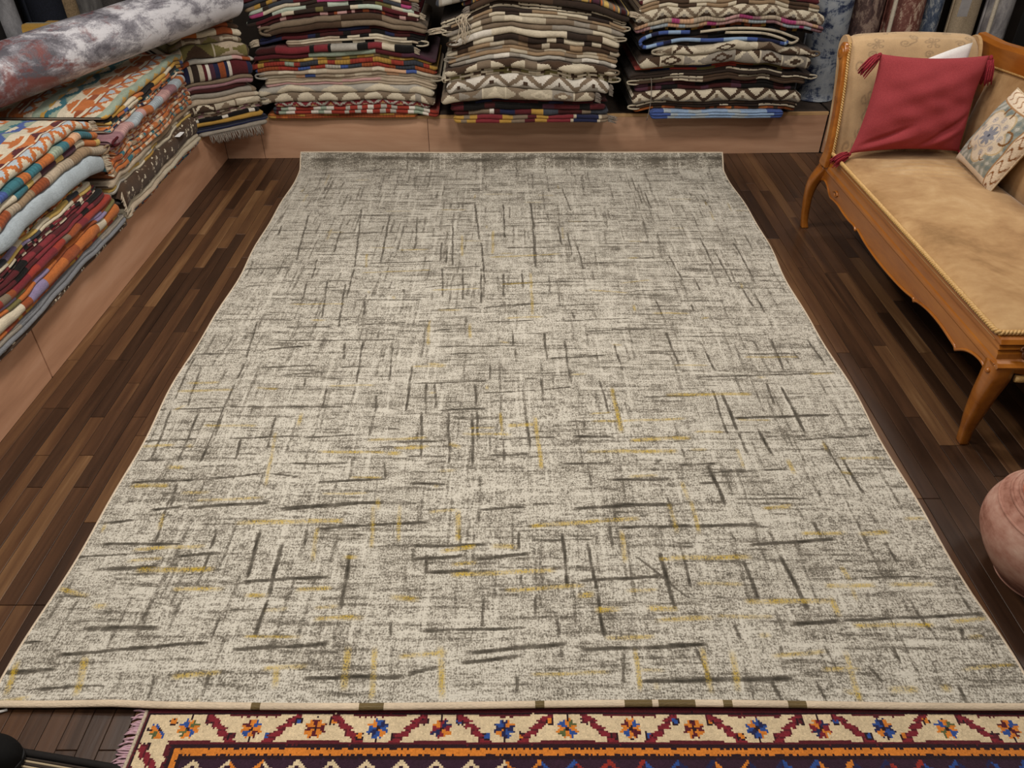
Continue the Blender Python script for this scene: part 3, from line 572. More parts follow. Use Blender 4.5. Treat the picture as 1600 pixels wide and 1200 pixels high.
# -- stack at the back, next to the corner
D_ = stack('corner-side back stack', (-1.455, 4.585, FZ), math.radians(1.6), 1.045, .52, .05)
G, GG, GL = M_fringe, M_fringe_grey, M_fringe_lilac
build(D_, [
 (2.6, 2, 'rib', 'rust orange ochre rust', 'rust orange ribbed kilim', dict(u0=.0, u1=.9, o=2)),
 (4.6, 2, 'seq', 'slate:.4 maroon:.5 sage:1 white:1.1 red:2.2 white:1 sage:.8 white:1 red:1.6 lgrey:.6 red:.9 lgrey:.7 red:.8 white:.8 red:1 lgrey:.7 red:.6 lgrey:.8 red:1.6 white:.8 sage:1.1 white:.8 red:1.2', 'red and cream chequered kilim', dict(u0=.06, u1=1.02, o=2.5)),
 (3.0, 1, 'tri', 'crimson peach lgrey ochre', 'kilim with red and peach diamonds', dict(u0=.07, u1=.98, o=2, per=.1)),
 (4.4, 1, 'oval', 'taupe cream grey', 'cream kilim with grey rounded steps', dict(u0=-.02, u1=1.0, o=3, per=.13)),
 (4.0, 1, 'oval', 'lgrey cream palblue', 'pale grey kilim with a light blue end', dict(u0=-.02, u1=.99, o=2.5, per=.25)),
 (4.4, 3, 'plain', 'beige pink bone', 'thin beige and pink plain kilim', dict(u0=.02, u1=1.03, o=2)),
 (4.0, 2, 'block', 'bone beige peach bone cream blue beige', 'beige kilim with blue and peach patches', dict(u0=0, u1=1.04, o=2.5)),
 (2.2, 1, 'rib', 'red slate blue lgrey rust', 'brick red kilim with blue blocks', dict(u0=-.02, u1=1.02, o=1.5)),
 (2.4, 1, 'rib', 'red sage rust slate ochre red', 'ribbed red and sage kilim', dict(u0=-.04, u1=1.02, o=2)),
 (1.8, 1, 'thin', 'ochre yellow olive tan ochre', 'thin yellow and olive kilim', dict(u0=0, u1=1.0, o=1)),
 (2.6, 1, 'seq', 'maroon:3.2 sage:4 maroon:1.6 plum:2', 'maroon ribbed kilim with grey green middle', dict(u0=0, u1=1.03, o=2)),
 (3.4, 1, 'seq', 'dred:2 crimson:3.4 black:.4 crimson:1.4 black:.3 lgrey:2.6 black:1.1 crimson:1.4 cream:1.2 black:2', 'crimson kilim with black and cream blocks', dict(u0=.02, u1=.90, o=2.5, ends=('end', .03, .03, G))),
 (3.8, 3, 'block', 'cream beige cream bone black', 'cream kilim with small black blocks', dict(u0=.20, u1=.98, o=1.5)),
 (4.0, 2, 'block', 'dred black maroon dred navy', 'dark wine red kilim', dict(u0=.03, u1=.98, o=.5, ends=('start', .05, .05, G))),
 (5.2, 2, 'plain', 'taupe brown dbrown', 'dark taupe brown wavy kilim', dict(u0=.07, u1=.98, o=2, rise=1.0)),
 (2.2, 1, 'thin', 'dred rust maroon pink dred', 'thin rusty red kilim', dict(u0=.05, u1=.93, o=1)),
 (3.2, 2, 'block', 'mint dbrown cream maroon olive mint black', 'mint and dark brown kilim', dict(u0=-.02, u1=.96, o=2.5, rise=1.2, ends=('end', .03, .03, G))),
 (3.6, 2, 'block', 'mint magenta dbrown olive cream maroon slate', 'mint, pink and olive kilim', dict(u0=.0, u1=.90, o=2, ends=('end', .04, .04, GG))),
 (2.0, 1, 'thin', 'dred tan dbrown ochre', 'thin dark red kilim with tan dashes', dict(u0=-.02, u1=.95, o=1)),
 (2.8, 1, 'plain', 'slate slate black', 'plain dark slate kilim', dict(u0=-.04, u1=.98, o=1.5)),
 (2.8, 1, 'block', 'maroon yellow sage slate maroon', 'maroon kilim with pale yellow ends', dict(u0=-.03, u1=1.0, o=1)),
 (3.0, 1, 'block', 'brown cream maroon slate', 'brown and cream kilim', dict(u0=-.02, u1=1.0, o=1)),
])
# -- middle back stack
E_ = stack('middle back stack', (-.375, 4.515, FZ), math.radians(1.6), .99, .55, .16)
build(E_, [
 (4.0, 2, 'seq', 'ochre:.7 taupe:.5 ochre:.7 crimson:2 ochre:.9 taupe:1.2 maroon:.8 ochre:1 crimson:2 bone:.25 navy:1.9 bone:.25 taupe:.6', 'crimson, navy and ochre kilim', dict(u0=.03, u1=.95, o=3, ends=('end', .04, .05, GG))),
 (3.0, 1, 'seq', 'dred:1 taupe:1.4 white:.2 dred:.4 navy:1 maroon:1 ochre:.8 slate:1 dred:1.5 taupe:.6 slate:1', 'dark maroon kilim with ochre patches', dict(u0=.03, u1=.93, o=2)),
 (3.0, 1, 'block', 'black dred plum maroon black', 'nearly black kilim with plum spots', dict(u0=.01, u1=.92, o=1.5)),
 (2.6, 2, 'block', 'dred maroon black navy', 'wine red and black kilim', dict(u0=.03, u1=.92, o=1)),
 (5.6, 1, 'big', 'cream taupe grey bone', 'cream and taupe hanging kilim with fringe', dict(u0=-.02, u1=.86, o=4.5, per=.13, ends=('end', .05, .03, GG))),
 (6.6, 1, 'tri', 'white grey taupe brown', 'white and grey kilim with large triangles', dict(u0=.0, u1=.93, o=4.5, per=.19, ends=('end', .05, .02, GG))),
 (3.6, 3, 'thin', 'cream olive bone cream brown', 'yellowish cream kilim with brown flecks', dict(u0=-.02, u1=.98, o=3)),
 (4.2, 1, 'oval', 'brown cream taupe', 'cream kilim with brown half moons', dict(u0=.0, u1=.97, o=4, per=.26)),
 (2.4, 1, 'block', 'lgrey white grey lgrey', 'pale silver grey kilim', dict(u0=.02, u1=.96, o=2.5)),
 (3.4, 2, 'block', 'tan taupe bone tan grey', 'tan kilim with soft grey patches', dict(u0=.02, u1=.96, o=2)),
 (2.6, 1, 'block', 'taupe tan bone brown', 'brownish tan kilim', dict(u0=.0, u1=.98, o=2)),
 (2.8, 1, 'block', 'cream brown cream dbrown', 'cream and dark brown blocked kilim', dict(u0=.03, u1=.97, o=2.5)),
 (3.4, 1, 'block', 'cream dbrown white brown', 'cream kilim with chocolate blocks', dict(u0=.03, u1=.98, o=3)),
 (2.8, 1, 'block', 'taupe cream grey taupe', 'taupe kilim with cream bars', dict(u0=.04, u1=1.0, o=2)),
 (2.8, 1, 'block', 'grey cream taupe bone', 'grey and cream barred kilim', dict(u0=.0, u1=1.0, o=2)),
 (3.2, 2, 'block', 'tan cream dbrown bone taupe', 'tan and cream kilim in two folds', dict(u0=.0, u1=1.0, o=2, ends=('start', .04, .09, G))),
 (3.2, 2, 'bars', 'dbrown cream bone', 'dark brown kilim with cream dashes', dict(u0=-.01, u1=1.0, o=2)),
 (3.2, 1, 'plain', 'dbrown brown', 'plain dark brown rug hanging over the edge', dict(u0=.14, u1=1.01, o=4, ends=('start', .05, .035, GG))),
 (3.0, 1, 'ikat', 'plum dbrown orange taupe yellow slate dred', 'dark purple and orange ikat kilim', dict(u0=.1, u1=1.0, o=3, ends=('end', .05, .06, G))),
 (4.0, 1, 'stripe', 'grey taupe grey slate lgrey', 'grey striped cloth', dict(u0=-.02, u1=.6, o=5)),
 (3.0, 1, 'block', 'dbrown maroon olive', 'dark olive kilim', dict(u0=0, u1=1.0, o=1)),
])
# -- back stack nearest the settee
F_ = stack('settee-side back stack', (.685, 4.60, FZ), math.radians(1.6), 1.0, .55, .03)
build(F_, [
 (4.6, 3, 'seq', 'blue:1.2 palblue:.5 lblue:1.3 palblue:1 lblue:2 palblue:1 lblue:2 blue:1', 'light blue folded cotton rug', dict(u0=.12, u1=.93, o=4)),
 (1.8, 1, 'thin', 'rust orange brown rust', 'thin rust orange kilim', dict(u0=.03, u1=1.0, o=1)),
 (3.4, 2, 'bars', 'dbrown cream bone brown', 'brown kilim with cream bars', dict(u0=.0, u1=1.0, o=2.5)),
 (6.0, 1, 'tri', 'cream grey brown taupe', 'cream kilim with grey and brown zigzag triangles', dict(u0=.0, u1=1.0, o=4, per=.15)),
 (4.6, 2, 'block', 'black dred plum black', 'black and wine kilim', dict(u0=.02, u1=.97, o=.5)),
 (3.2, 2, 'bars', 'brown cream bone', 'brown kilim with broken cream lines', dict(u0=.0, u1=1.02, o=2.5)),
 (3.0, 2, 'bars', 'dbrown bone cream', 'chocolate kilim with ivory lines', dict(u0=.0, u1=1.05, o=2)),
 (3.0, 2, 'block', 'dbrown olive red navy rust dbrown', 'dark kilim with red and green flecks', dict(u0=.02, u1=.96, o=1.5)),
 (6.2, 1, 'big', 'cream brown grey bone', 'thick cream kilim with brown stepped motifs', dict(u0=.04, u1=1.02, o=5, per=.14)),
 (4.0, 1, 'big', 'bone brown cream taupe', 'bone and brown kilim roll fold', dict(u0=.10, u1=1.03, o=4, per=.12)),
])
khem = kilim(F_, 7.5, 3, 'block', 'black navy black dbrown black'.replace('navy', 'slate'), 'black rug with blue looped hem', u0=.02, u1=.92, o=.5)
build(F_, [
 (2.0, 1, 'thin', 'dbrown ochre black rust', 'thin black and ochre kilim', dict(u0=.04, u1=1.0, o=1)),
 (4.2, 2, 'rib', 'beige pink palblue mauve bone magenta pink peach', 'pink and beige striped kilim', dict(u0=.0, u1=1.06, o=4)),
 (5.0, 1, 'tri', 'cream brown taupe grey', 'cream kilim with brown pointed triangles', dict(u0=.0, u1=1.03, o=4, per=.12)),
 (4.0, 2, 'block', 'tan cream brown', 'tan and cream kilim', dict(u0=.0, u1=1.0, o=2)),
 (4.0, 2, 'block', 'maroon cream brown', 'maroon and cream kilim', dict(u0=.0, u1=1.0, o=2)),
])
def hem(ob, I, pts, cols, r=.0075, name='hem'):
    P = spline(pts, 90); V, F = tube(P, r, 6, caps=False, flat=1.3)
    k = rngh.integers(0, len(cols), 89); k = np.repeat(k[::3], 3)[:89]
    fc = np.repeat(np.array([PL[cols[i]] for i in k]), 6, 0)
    return mk(name, V, np.array(F), M_kilim, ob, True, fcol=fc, local=True)
rngh = np.random.default_rng(2)
ob, I = khem
zb = lambda u, f: float(np.interp(u, I['us'], I['bot'] + f * (I['top'] - I['bot'])))
oo = -(I['o'] + .012)
a = hem(ob, I, [(.30, oo, zb(.30, .97)), (.14, oo, zb(.14, .93)), (.05, oo, zb(.05, .8)), (.03, oo, zb(.05, .5)), (.06, oo, zb(.06, .22)), (.14, oo, zb(.14, .2)), (.26, oo, zb(.26, .42)), (.42, oo, zb(.4, .3)), (.6, oo, zb(.6, .12)), (.75, oo, zb(.75, .05)), (.84, oo, zb(.84, .2)), (.86, oo, zb(.86, .45))], ['blue', 'blue', 'lblue', 'blue', 'navy', 'blue', 'lblue'], .0085); a['label'] = 'blue ribbed hem loop'
a = hem(ob, I, [(.36, oo, zb(.36, .9)), (.55, oo, zb(.55, .86)), (.75, oo, zb(.75, .82)), (.88, oo, zb(.88, .72)), (.915, oo, zb(.9, .5)), (.88, oo, zb(.88, .28)), (.82, oo, zb(.82, .5)), (.7, oo, zb(.7, .62)), (.5, oo, zb(.5, .7))], ['cream', 'bone', 'cream'], .006); a['label'] = 'cream hem loop'

# -- corner stack, set across the inner corner
C_ = stack('corner stack', (-1.80, 4.235, FZ), math.radians(38), .46, .50, .05)
build(C_, [
 (2.4, 1, 'plain', 'lgrey grey', 'shaggy pale grey fringed rug', dict(u0=.05, u1=.45, o=4, ends=('front', .30, .045, GG))),
 (2.6, 2, 'long', 'navy black navy slate white', 'navy rug with a thin white line', dict(u0=.02, u1=.46, o=3)),
 (2.2, 1, 'plain', 'orange ochre', 'bright orange rug', dict(u0=.02, u1=.45, o=3)),
 (1.8, 1, 'thin', 'black white black black', 'black kilim with white dots', dict(u0=0, u1=.44, o=2.5)),
 (3.0, 2, 'busy', 'taupe cream brown mauve', 'brown and cream checked kilim', dict(u0=-.02, u1=.46, o=2)),
 (3.6, 1, 'big', 'taupe cream brown bone', 'taupe kilim with cream trapezoids', dict(u0=-.03, u1=.44, o=3, per=.12)),
 (2.4, 1, 'plain', 'bone beige', 'plain khaki cream kilim', dict(u0=-.04, u1=.45, o=3)),
 (2.6, 1, 'plain', 'taupe grey', 'plain taupe kilim', dict(u0=-.04, u1=.43, o=2)),
 (2.2, 1, 'plain', 'maroon dred', 'plain dark maroon kilim', dict(u0=-.03, u1=.40, o=1)),
 (4.2, 2, 'plain', 'taupe mauve taupe', 'thick brownish grey kilim', dict(u0=-.03, u1=.42, o=2.5)),
 (8.0, 1, 'seq', 'maroon:1.6 navy:.5 bone:.5 dbrown:.9 bone:.6 maroon:.4 white:.3 plum:.8 navy:.5 rust:.8 navy:.6 white:.35 maroon:2 navy:.6', 'maroon and navy kilim with cream bars', dict(u0=-.02, u1=.42, o=3)),
 (2.2, 1, 'block', 'lgrey pink rust lgrey', 'thin grey and salmon kilim', dict(u0=0, u1=.44, o=3)),
 (7.2, 1, 'big', 'beige brown olive bone', 'beige kilim with brown hourglass triangles', dict(u0=0, u1=.42, o=3, per=.18)),
 (3.4, 1, 'big', 'olive taupe bone', 'olive kilim', dict(u0=0, u1=.40, o=2, per=.1)),
 (3.6, 1, 'block', 'orange cream teal rust bone', 'orange, teal and cream blocked kilim', dict(u0=0, u1=.40, o=2.5)),
 (2.4, 1, 'block', 'rust brown orange', 'rusty orange kilim', dict(u0=0, u1=.40, o=2)),
 (4.0, 2, 'big', 'taupe grey brown', 'grey brown kilim', dict(u0=0, u1=.39, o=2, per=.1)),
 (3.6, 2, 'plain', 'taupe brown', 'plain dark taupe kilim under the roll', dict(u0=0, u1=.38, o=1)),
])
# -- side wall, stack beside the corner stack
B_ = stack('far side wall stack', (-1.735, 3.16, FZ), math.radians(90), 1.05, .62, .06); B_['sc'] = .92
build(B_, [
 (3.0, 2, 'busy', 'orange blue teal rust cream navy', 'orange and teal patchwork kilim', dict(u0=.06, u1=1.02, o=2)),
 (4.0, 2, 'plain', 'bone beige pink palblue', 'beige kilim with faint pink bands', dict(u0=-.02, u1=.98, o=3.5)),
])
btag = kilim(B_, 9.0, 1, 'speck', 'brown cream taupe', 'brown kilim with cream specks and price tag', u0=.0, u1=.98, o=3, ends=('start', .07, .04, G))
build(B_, [
 (3.4, 2, 'block', 'lgrey ochre yellow taupe cream', 'grey and yellow banded kilim', dict(u0=-.04, u1=.98, o=2.5)),
 (3.0, 1, 'plain', 'tan beige', 'plain tan kilim', dict(u0=-.03, u1=.96, o=2)),
 (7.0, 3, 'busy', 'orange cream rust peach teal tan orange', 'orange and cream busy patterned kilim', dict(u0=-.03, u1=1.0, o=3)),
 (5.4, 3, 'busy', 'peach orange rust cream mauve orange', 'thick peach and rust kilim', dict(u0=.06, u1=1.0, o=2.5)),
 (4.0, 1, 'rib', 'mauve palblue mauve pink orange mauve', 'mauve pink kilim with pale blue end', dict(u0=.05, u1=.95, o=4)),
 (3.0, 2, 'busy', 'cream teal orange peach navy', 'cream and teal dotted kilim', dict(u0=.09, u1=1.02, o=2)),
 (3.6, 2, 'block', 'yellow black orange gold blue plum cream gold', 'yellow and black banded kilim', dict(u0=.11, u1=1.04, o=2.5)),
 (3.4, 1, 'band', 'cream orange teal sage gold palblue rust', 'cream, teal and orange zigzag kilim', dict(u0=.10, u1=1.05, o=2, top=70, per=.17)),
])
ob, I = btag
u = .72; z = float(np.interp(u, I['us'], I['top'])) - .012
tg = mk('price_tag', *box(u - .035, u + .035, -I['o'] - .006, -I['o'] + .022, z, z + .0022, .0006), plain('tag_paper', (236, 236, 238), .7, 40, .03, 0), ob, False, local=True); tg['label'] = 'small white paper price tag'
# -- side wall, near stack
A_ = stack('near side wall stack', (-1.735, 1.55, FZ), math.radians(90), 1.60, .66, .0); A_['sc'] = .925
build(A_, [
 (2.0, 1, 'speck', 'brown cream white', 'brown and cream speckled rug', dict(u0=.1, u1=1.60, o=2.5)),
 (3.6, 2, 'plain', 'slate grey'.replace('slate', 'ashen'), 'plain grey cloth cover', dict(u0=.02, u1=1.60, o=4)),
 (1.8, 1, 'thin', 'rust orange red ochre', 'thin orange red kilim', dict(u0=.1, u1=1.56, o=2)),
 (4.6, 1, 'seq', 'orange:2 slate:.25 cream:.7 orange:.35 cream:1.5 rust:.4 lilac:.8 orange:1.2 rust:.8 orange:1.4 cream:.5 orange:1', 'orange kilim with wide cream bands', dict(u0=.1, u1=1.56, o=3.5)),
 (3.0, 2, 'block', 'orange yellow lilac olive orange rust', 'orange kilim with lilac and olive bands', dict(u0=.1, u1=1.57, o=3)),
 (3.0, 1, 'block', 'red taupe rust crimson red', 'brick red kilim with grey combs', dict(u0=.1, u1=1.53, o=3)),
 (3.6, 2, 'block', 'maroon crimson black crimson maroon', 'deep crimson and black kilim', dict(u0=.1, u1=1.52, o=2.5)),
 (3.0, 2, 'busy', 'maroon crimson black dred cream crimson', 'crimson kilim with small black checks', dict(u0=.1, u1=1.48, o=2)),
 (3.0, 2, 'block', 'cream yellow lilac cream rust slate', 'cream kilim with lilac and yellow blocks', dict(u0=.1, u1=1.44, o=2)),
 (3.4, 3, 'busy', 'ochre brown olive cream rust orange', 'ochre and brown patchwork kilim', dict(u0=.1, u1=1.40, o=1.5)),
 (7.0, 1, 'plain', 'palblue lgrey palblue', 'pale blue grey thick fringed rug', dict(u0=.05, u1=1.55, o=3, ends=('end', .08, .035, G))),
 (3.6, 1, 'rib', 'rust tan beige tan rust beige', 'terracotta and beige striped kilim', dict(u0=.05, u1=1.60, o=3.5)),
 (3.0, 1, 'block', 'cream blue yellow teal orange plum cream', 'cream, blue and yellow banded kilim', dict(u0=.05, u1=1.59, o=3)),
 (3.2, 1, 'rib', 'sage teal orange blue sage peach', 'sage and teal banded kilim with orange end', dict(u0=.05, u1=1.58, o=3)),
 (4.4, 1, 'band', 'cream orange blue sage teal palblue maroon', 'cream kilim with orange triangles and blue waves', dict(u0=.05, u1=1.57, o=1.5, top=80, per=.15, ends=('end', .03, .03, G))),
])

# open loops where the folded cloth turns at the ends
def end_loop(st, i, side, colr, reach=.055):
    ob, I = st['objs'][i]; sg = 1 if side == 'end' else -1; u = I['u1'] if side == 'end' else I['u0']; t = float(np.mean(I['top'] - I['bot']))
    zq = lambda f: float(np.interp(u - sg * .03, I['us'], I['bot'])) + f * t
    o_ = -(I['o'] - .004)
    P = spline([(u - sg * reach, o_ + .004, zq(.80)), (u - sg * .03, o_, zq(.84)), (u + sg * .004, o_ + .002, zq(.74)), (u + sg * .014, o_ + .003, zq(.5)), (u + sg * .004, o_ + .002, zq(.26)), (u - sg * .03, o_, zq(.17)), (u - sg * reach, o_ + .004, zq(.22))], 40)
    r = np.full(40, max(.0045, t * .14)); r[:4] *= .6; r[-4:] *= .6
    V, F = tube(P, r, 6, flat=1.0)
    return mk('end_fold', V, F, M_loop[colr], ob, local=True)
M_loop = {c: plain('fold_' + c, tuple(mute(PAL[c])), .95, 200, .2, .3, .1) for c in ('cream', 'bone', 'taupe', 'grey', 'maroon', 'brown', 'lgrey', 'orange', 'tan')}
for st, L in ((D_, [(6, 'start', 'lgrey'), (6, 'end', 'bone'), (3, 'start', 'grey'), (12, 'end', 'cream'), (14, 'start', 'taupe')]),
              (E_, [(7, 'end', 'taupe'), (9, 'start', 'grey'), (12, 'start', 'brown'), (14, 'start', 'bone'), (15, 'start', 'cream'), (15, 'end', 'bone'), (6, 'end', 'cream'), (13, 'end', 'bone')]),
              (F_, [(2, 'start', 'cream'), (5, 'start', 'cream'), (6, 'end', 'cream'), (9, 'start', 'bone'), (9, 'end', 'taupe')]),
              (C_, [(5, 'start', 'taupe'), (6, 'start', 'bone')]), (B_, [(7, 'start', 'maroon'), (1, 'start', 'bone')]), (A_, [(11, 'end', 'tan')])):
    for a in L: end_loop(st, *a)
# ---------------------------------------------------------------- rolled rugs
def marble(name, cols, red=None, scale=3.2, spec=.35, rough=.6, sc=(1, 1, .55)):
    m, t, b, N, K = nt(name)
    co = N('ShaderNodeTexCoord').outputs['Object']
    n1 = noise(N, K, co, scale * 1.4, 8, .68, sc, 1.2); n2 = noise(N, K, co, scale * 3.1, 6, .7, (1.3, 1, .5), .5); nf = noise(N, K, co, 160, 2, .6)
    f = math_(N, K, 'ADD', math_(N, K, 'MULTIPLY', n1, .6), math_(N, K, 'MULTIPLY', n2, .4)); f = math_(N, K, 'ADD', f, math_(N, K, 'MULTIPLY', math_(N, K, 'SUBTRACT', nf, .5), .12))
    if red:
        sx = N('ShaderNodeSeparateXYZ'); K(co, sx.inputs[0]); f = math_(N, K, 'ADD', f, math_(N, K, 'MULTIPLY', math_(N, K, 'SUBTRACT', sx.outputs[2], 2.2), .075))
    r = ramp(N, cols); K(f, r.inputs[0]); c = r.outputs[0]
    if red:
        n3 = noise(N, K, co, 8.0, 7, .7, (1, 1, .7), 1.0)
        k = math_(N, K, 'ADD', n3, math_(N, K, 'MULTIPLY', sx.outputs[2], red[1])); k = math_(N, K, 'MULTIPLY', math_(N, K, 'SUBTRACT', k, red[2]), 9.0, True)
        c = mixc(N, K, math_(N, K, 'MULTIPLY', k, .85), c, L4(red[0]))
    K(c, b.inputs['Base Color']); b.inputs['Roughness'].default_value = rough; b.inputs['Specular IOR Level'].default_value = spec
    bump(N, K, b, nf, .25, .004)
    return m
def rolled(name, p0, p1, r, m, label, group=None, turns=4, thick=.011, core=None, phase=0.0):
    """a rug rolled up round itself: spiral section swept from p0 to p1; local z runs along the roll"""
    p0, p1 = Vector(p0), Vector(p1); d = (p1 - p0); L = d.length
    n = turns * 40; a = np.linspace(0, 2 * PI * turns, n) + phase
    ro = r - thick * (2 * PI * turns + phase - a) / (2 * PI); ro = np.maximum(ro, .012)
    outer = np.stack([ro * np.cos(a), ro * np.sin(a)], 1); inner = np.stack([(ro - thick * .72) * np.cos(a), (ro - thick * .72) * np.sin(a)], 1)
    sec = np.concatenate([outer, inner[::-1]]); k = len(sec)
    zs = np.linspace(0, L, 26); R = np.random.default_rng(int(r * 1e4) + 3)
    sag = .003 * wob(zs, R, .8)
    V = np.stack([np.broadcast_to(sec[None, :, 0] * (1 + sag[:, None] * 2), (26, k)), np.broadcast_to(sec[None, :, 1], (26, k)) + sag[:, None], np.broadcast_to(zs[:, None], (26, k))], -1)
    F = quads(26, k, True).tolist()
    h = k // 2
    for base, fl_ in ((0, 0), (25 * k, 1)):
        for j in range(h - 1):
            q = [base + j, base + j + 1, base + k - 2 - j, base + k - 1 - j]; F.append(q if fl_ else q[::-1])
    o = mk(name, V.reshape(-1, 3), F, m, None, True, local=True)
    o.rotation_mode = 'QUATERNION'; o.rotation_quaternion = d.to_track_quat('Z', 'Y'); o.location = p0
    return tag(o, label, 'rug', group)
M_roll = marble('roll_marble', [(.36, (84, 82, 90)), (.45, (140, 138, 146)), (.51, (198, 197, 203)), (.8, (222, 221, 226))], ((116, 60, 56), -.20, .235), 4.2, .5, .42)
rolled('rolled_rug', (-2.466, 2.2, .829), (-1.512, 4.475, .930), .113, M_roll, 'long marbled grey and white rug roll with rusty end, lying on the side wall stacks', phase=4.3)
g = 'rug rolls standing against the back wall'
M_navy = marble('roll_abstract_blue', [(.40, (26, 32, 60)), (.455, (62, 72, 96)), (.50, (140, 146, 154)), (.75, (176, 178, 180))], None, 4.5, sc=(.7, .7, 1.5))
M_choc = marble('roll_dark_medallion', [(.40, (58, 44, 44)), (.5, (92, 70, 66)), (.56, (152, 130, 116)), (.7, (70, 60, 66))], None, 9)
M_rose = marble('roll_rose_floral', [(.40, (92, 52, 46)), (.52, (126, 80, 70)), (.58, (196, 170, 150)), (.72, (120, 74, 64))], None, 10)
M_bluefl = marble('roll_blue_floral', [(.40, (46, 58, 80)), (.5, (84, 96, 116)), (.58, (170, 172, 172)), (.7, (62, 74, 98))], None, 9)
M_greyab = marble('roll_grey_abstract', [(.36, (108, 104, 108)), (.48, (150, 146, 148)), (.6, (190, 186, 184)), (.75, (140, 136, 142))], None, 4)
M_beige = plain('roll_beige', (196, 176, 148), .9, 160, .2, .2)
M_cream = plain('roll_cream', (216, 204, 184), .9, 160, .15, .2)
def upright(px, y, r, m, label, h=1.35, z0=.25, lean=.0):
    rolled('rolled_rug', (px, y, z0), (px + lean, y + .06, z0 + h), r, m, label, g, 3, .012)
upright(1.905, 4.98, .125, M_navy, 'thick rug roll in navy and misty grey, standing beside the back stack')
upright(2.155, 5.10, .112, M_choc, 'dark brown medallion rug roll standing behind the settee arm')
upright(2.285, 5.02, .016, M_cream, 'thin cream edged roll between the brown and the rose rug rolls') if False else None
upright(2.395, 5.10, .118, M_rose, 'rose brown floral rug roll standing behind the settee arm')
upright(2.585, 5.14, .065, M_bluefl, 'slim blue floral rug roll standing beside the rose one')
upright(2.80, 5.16, .085, M_beige, 'beige rug roll with the pale hanging tag in front')
upright(2.985, 5.12, .085, M_greyab, 'grey mottled rug roll standing next to the black stool')
upright(2.272, 4.965, .012, M_cream, 'very thin cream roll leaning between the dark and the rose rug rolls')
upright(2.885, 4.99, .012, M_cream, 'very thin cream roll beside the grey mottled roll')
t = mk('hanging_tag', *box(2.655, 2.715, 4.98, 4.984, .72, 1.02, .001), plain('tag_card', (172, 168, 168), .6, 30, .1, 0), None, False, loc=(2.685, 4.98, .72)); tag(t, 'pale grey card tag hanging in front of the beige rug roll', 'tag')
sm = mk('string', *tube([(2.66, 4.982, 1.02), (2.675, 4.99, 1.2), (2.70, 5.06, 1.36)], .0025, 5), M_fringe, t)
# stool with thin legs at the far side
stl = thing('stool', 'black round stool on thin black metal legs beside the grey mottled roll', 'stool', (3.16, 4.85, .2487))
M_black = plain('black_fabric', (20, 18, 18), .85, 120, .3, .1)
M_blackmetal = plain('black_metal', (26, 24, 24), .45, 20, .1, 0, .5)
mk('seat', *lathe([(0, .30), (.14, .30), (.165, .31), (.17, .33), (.17, .56), (.16, .585), (.13, .60), (0, .603)], 3.16, 4.85, .2487, 40), M_black, stl)
for k in range(4):
    a = PI / 4 + k * PI / 2
    mk('leg', *tube([(3.16 + .1 * math.cos(a), 4.85 + .1 * math.sin(a), .556), (3.16 + .15 * math.cos(a), 4.85 + .15 * math.sin(a), .2490)], .007, 8), M_blackmetal, stl)
# rolls standing on the side platform behind the stacks
g2 = 'rug rolls standing against the side wall'
for y, r, m, lab in ((4.00, .068, M_black, 'black rug roll standing against the side wall, nearest the entrance'),
                     (4.16, .075, marble('roll_silver', [(.4, (96, 96, 100)), (.55, (140, 140, 144)), (.7, (176, 174, 174))], None, 3), 'silver grey rug roll standing against the side wall'),
                     (4.53, .108, plain('roll_midnight', (30, 34, 46), .9, 120, .3, .2), 'midnight blue rug roll standing against the side wall'),
                     (4.745, .078, plain('roll_sand', (164, 140, 108), .9, 120, .3, .2), 'sand brown rug roll standing against the side wall'),
                     (4.965, .11, marble('roll_ash', [(.4, (84, 82, 82)), (.55, (118, 116, 114)), (.7, (140, 136, 132))], None, 3), 'ash grey rug roll standing against the side wall'),
                     (5.24, .12, plain('roll_smoke', (92, 88, 86), .9, 120, .3, .2), 'smoke grey rug roll in the corner behind the kilims')):
    rolled('rolled_rug', (-2.52, y, .25), (-2.55, y + .01, 1.7), r, m, lab, g2, 3, .012)
Q_ = stack('wall side behind the long roll', (-2.17, 3.92, FZ + float(B_['z'][(B_['g'] > .74) & (B_['g'] < 1.1)].max()) + .001), math.radians(90), .30, .16)
kilim(Q_, 15, 2, 'big', 'ochre brown orange cream teal', 'yellow and orange kilim bundle', u0=0, u1=.28, per=.12)
# ---------------------------------------------------------------- strings hanging on the stacks
ob, I = E_['objs'][15]
parts = []; R = random.Random(9)
for j in range(9):
    u = .085 + j * .006; z = float(np.interp(.1, I['us'], I['top']))
    pts = spline([(u + .02, -.06, z + .045), (u + R.uniform(-.02, .03), -.075, z + .02), (u + R.uniform(-.01, .03), -.082, z - .03), (u - .005 + R.uniform(-.02, .02), -.08, z - .075 - R.uniform(0, .03))], 9)
    parts.append(tube(pts, .0028, 5))
f = mk('tassel_cords', *join(*parts), M_fringe, ob, local=True); f['label'] = 'loose cream cords hanging at the fold'; f['kind'] = 'stuff'
ob, I = F_['objs'][5]
z = float(np.interp(.1, I['us'], I['bot']))
f = mk('string', *tube(spline([(.11, -.03, z + .035), (.115, -.045, z + .0), (.118, -.06, z - .10), (.105, -.065, z - .20)], 14), .0022, 5), M_fringe_grey, ob, local=True); f['label'] = 'thin grey string hanging down the stack'
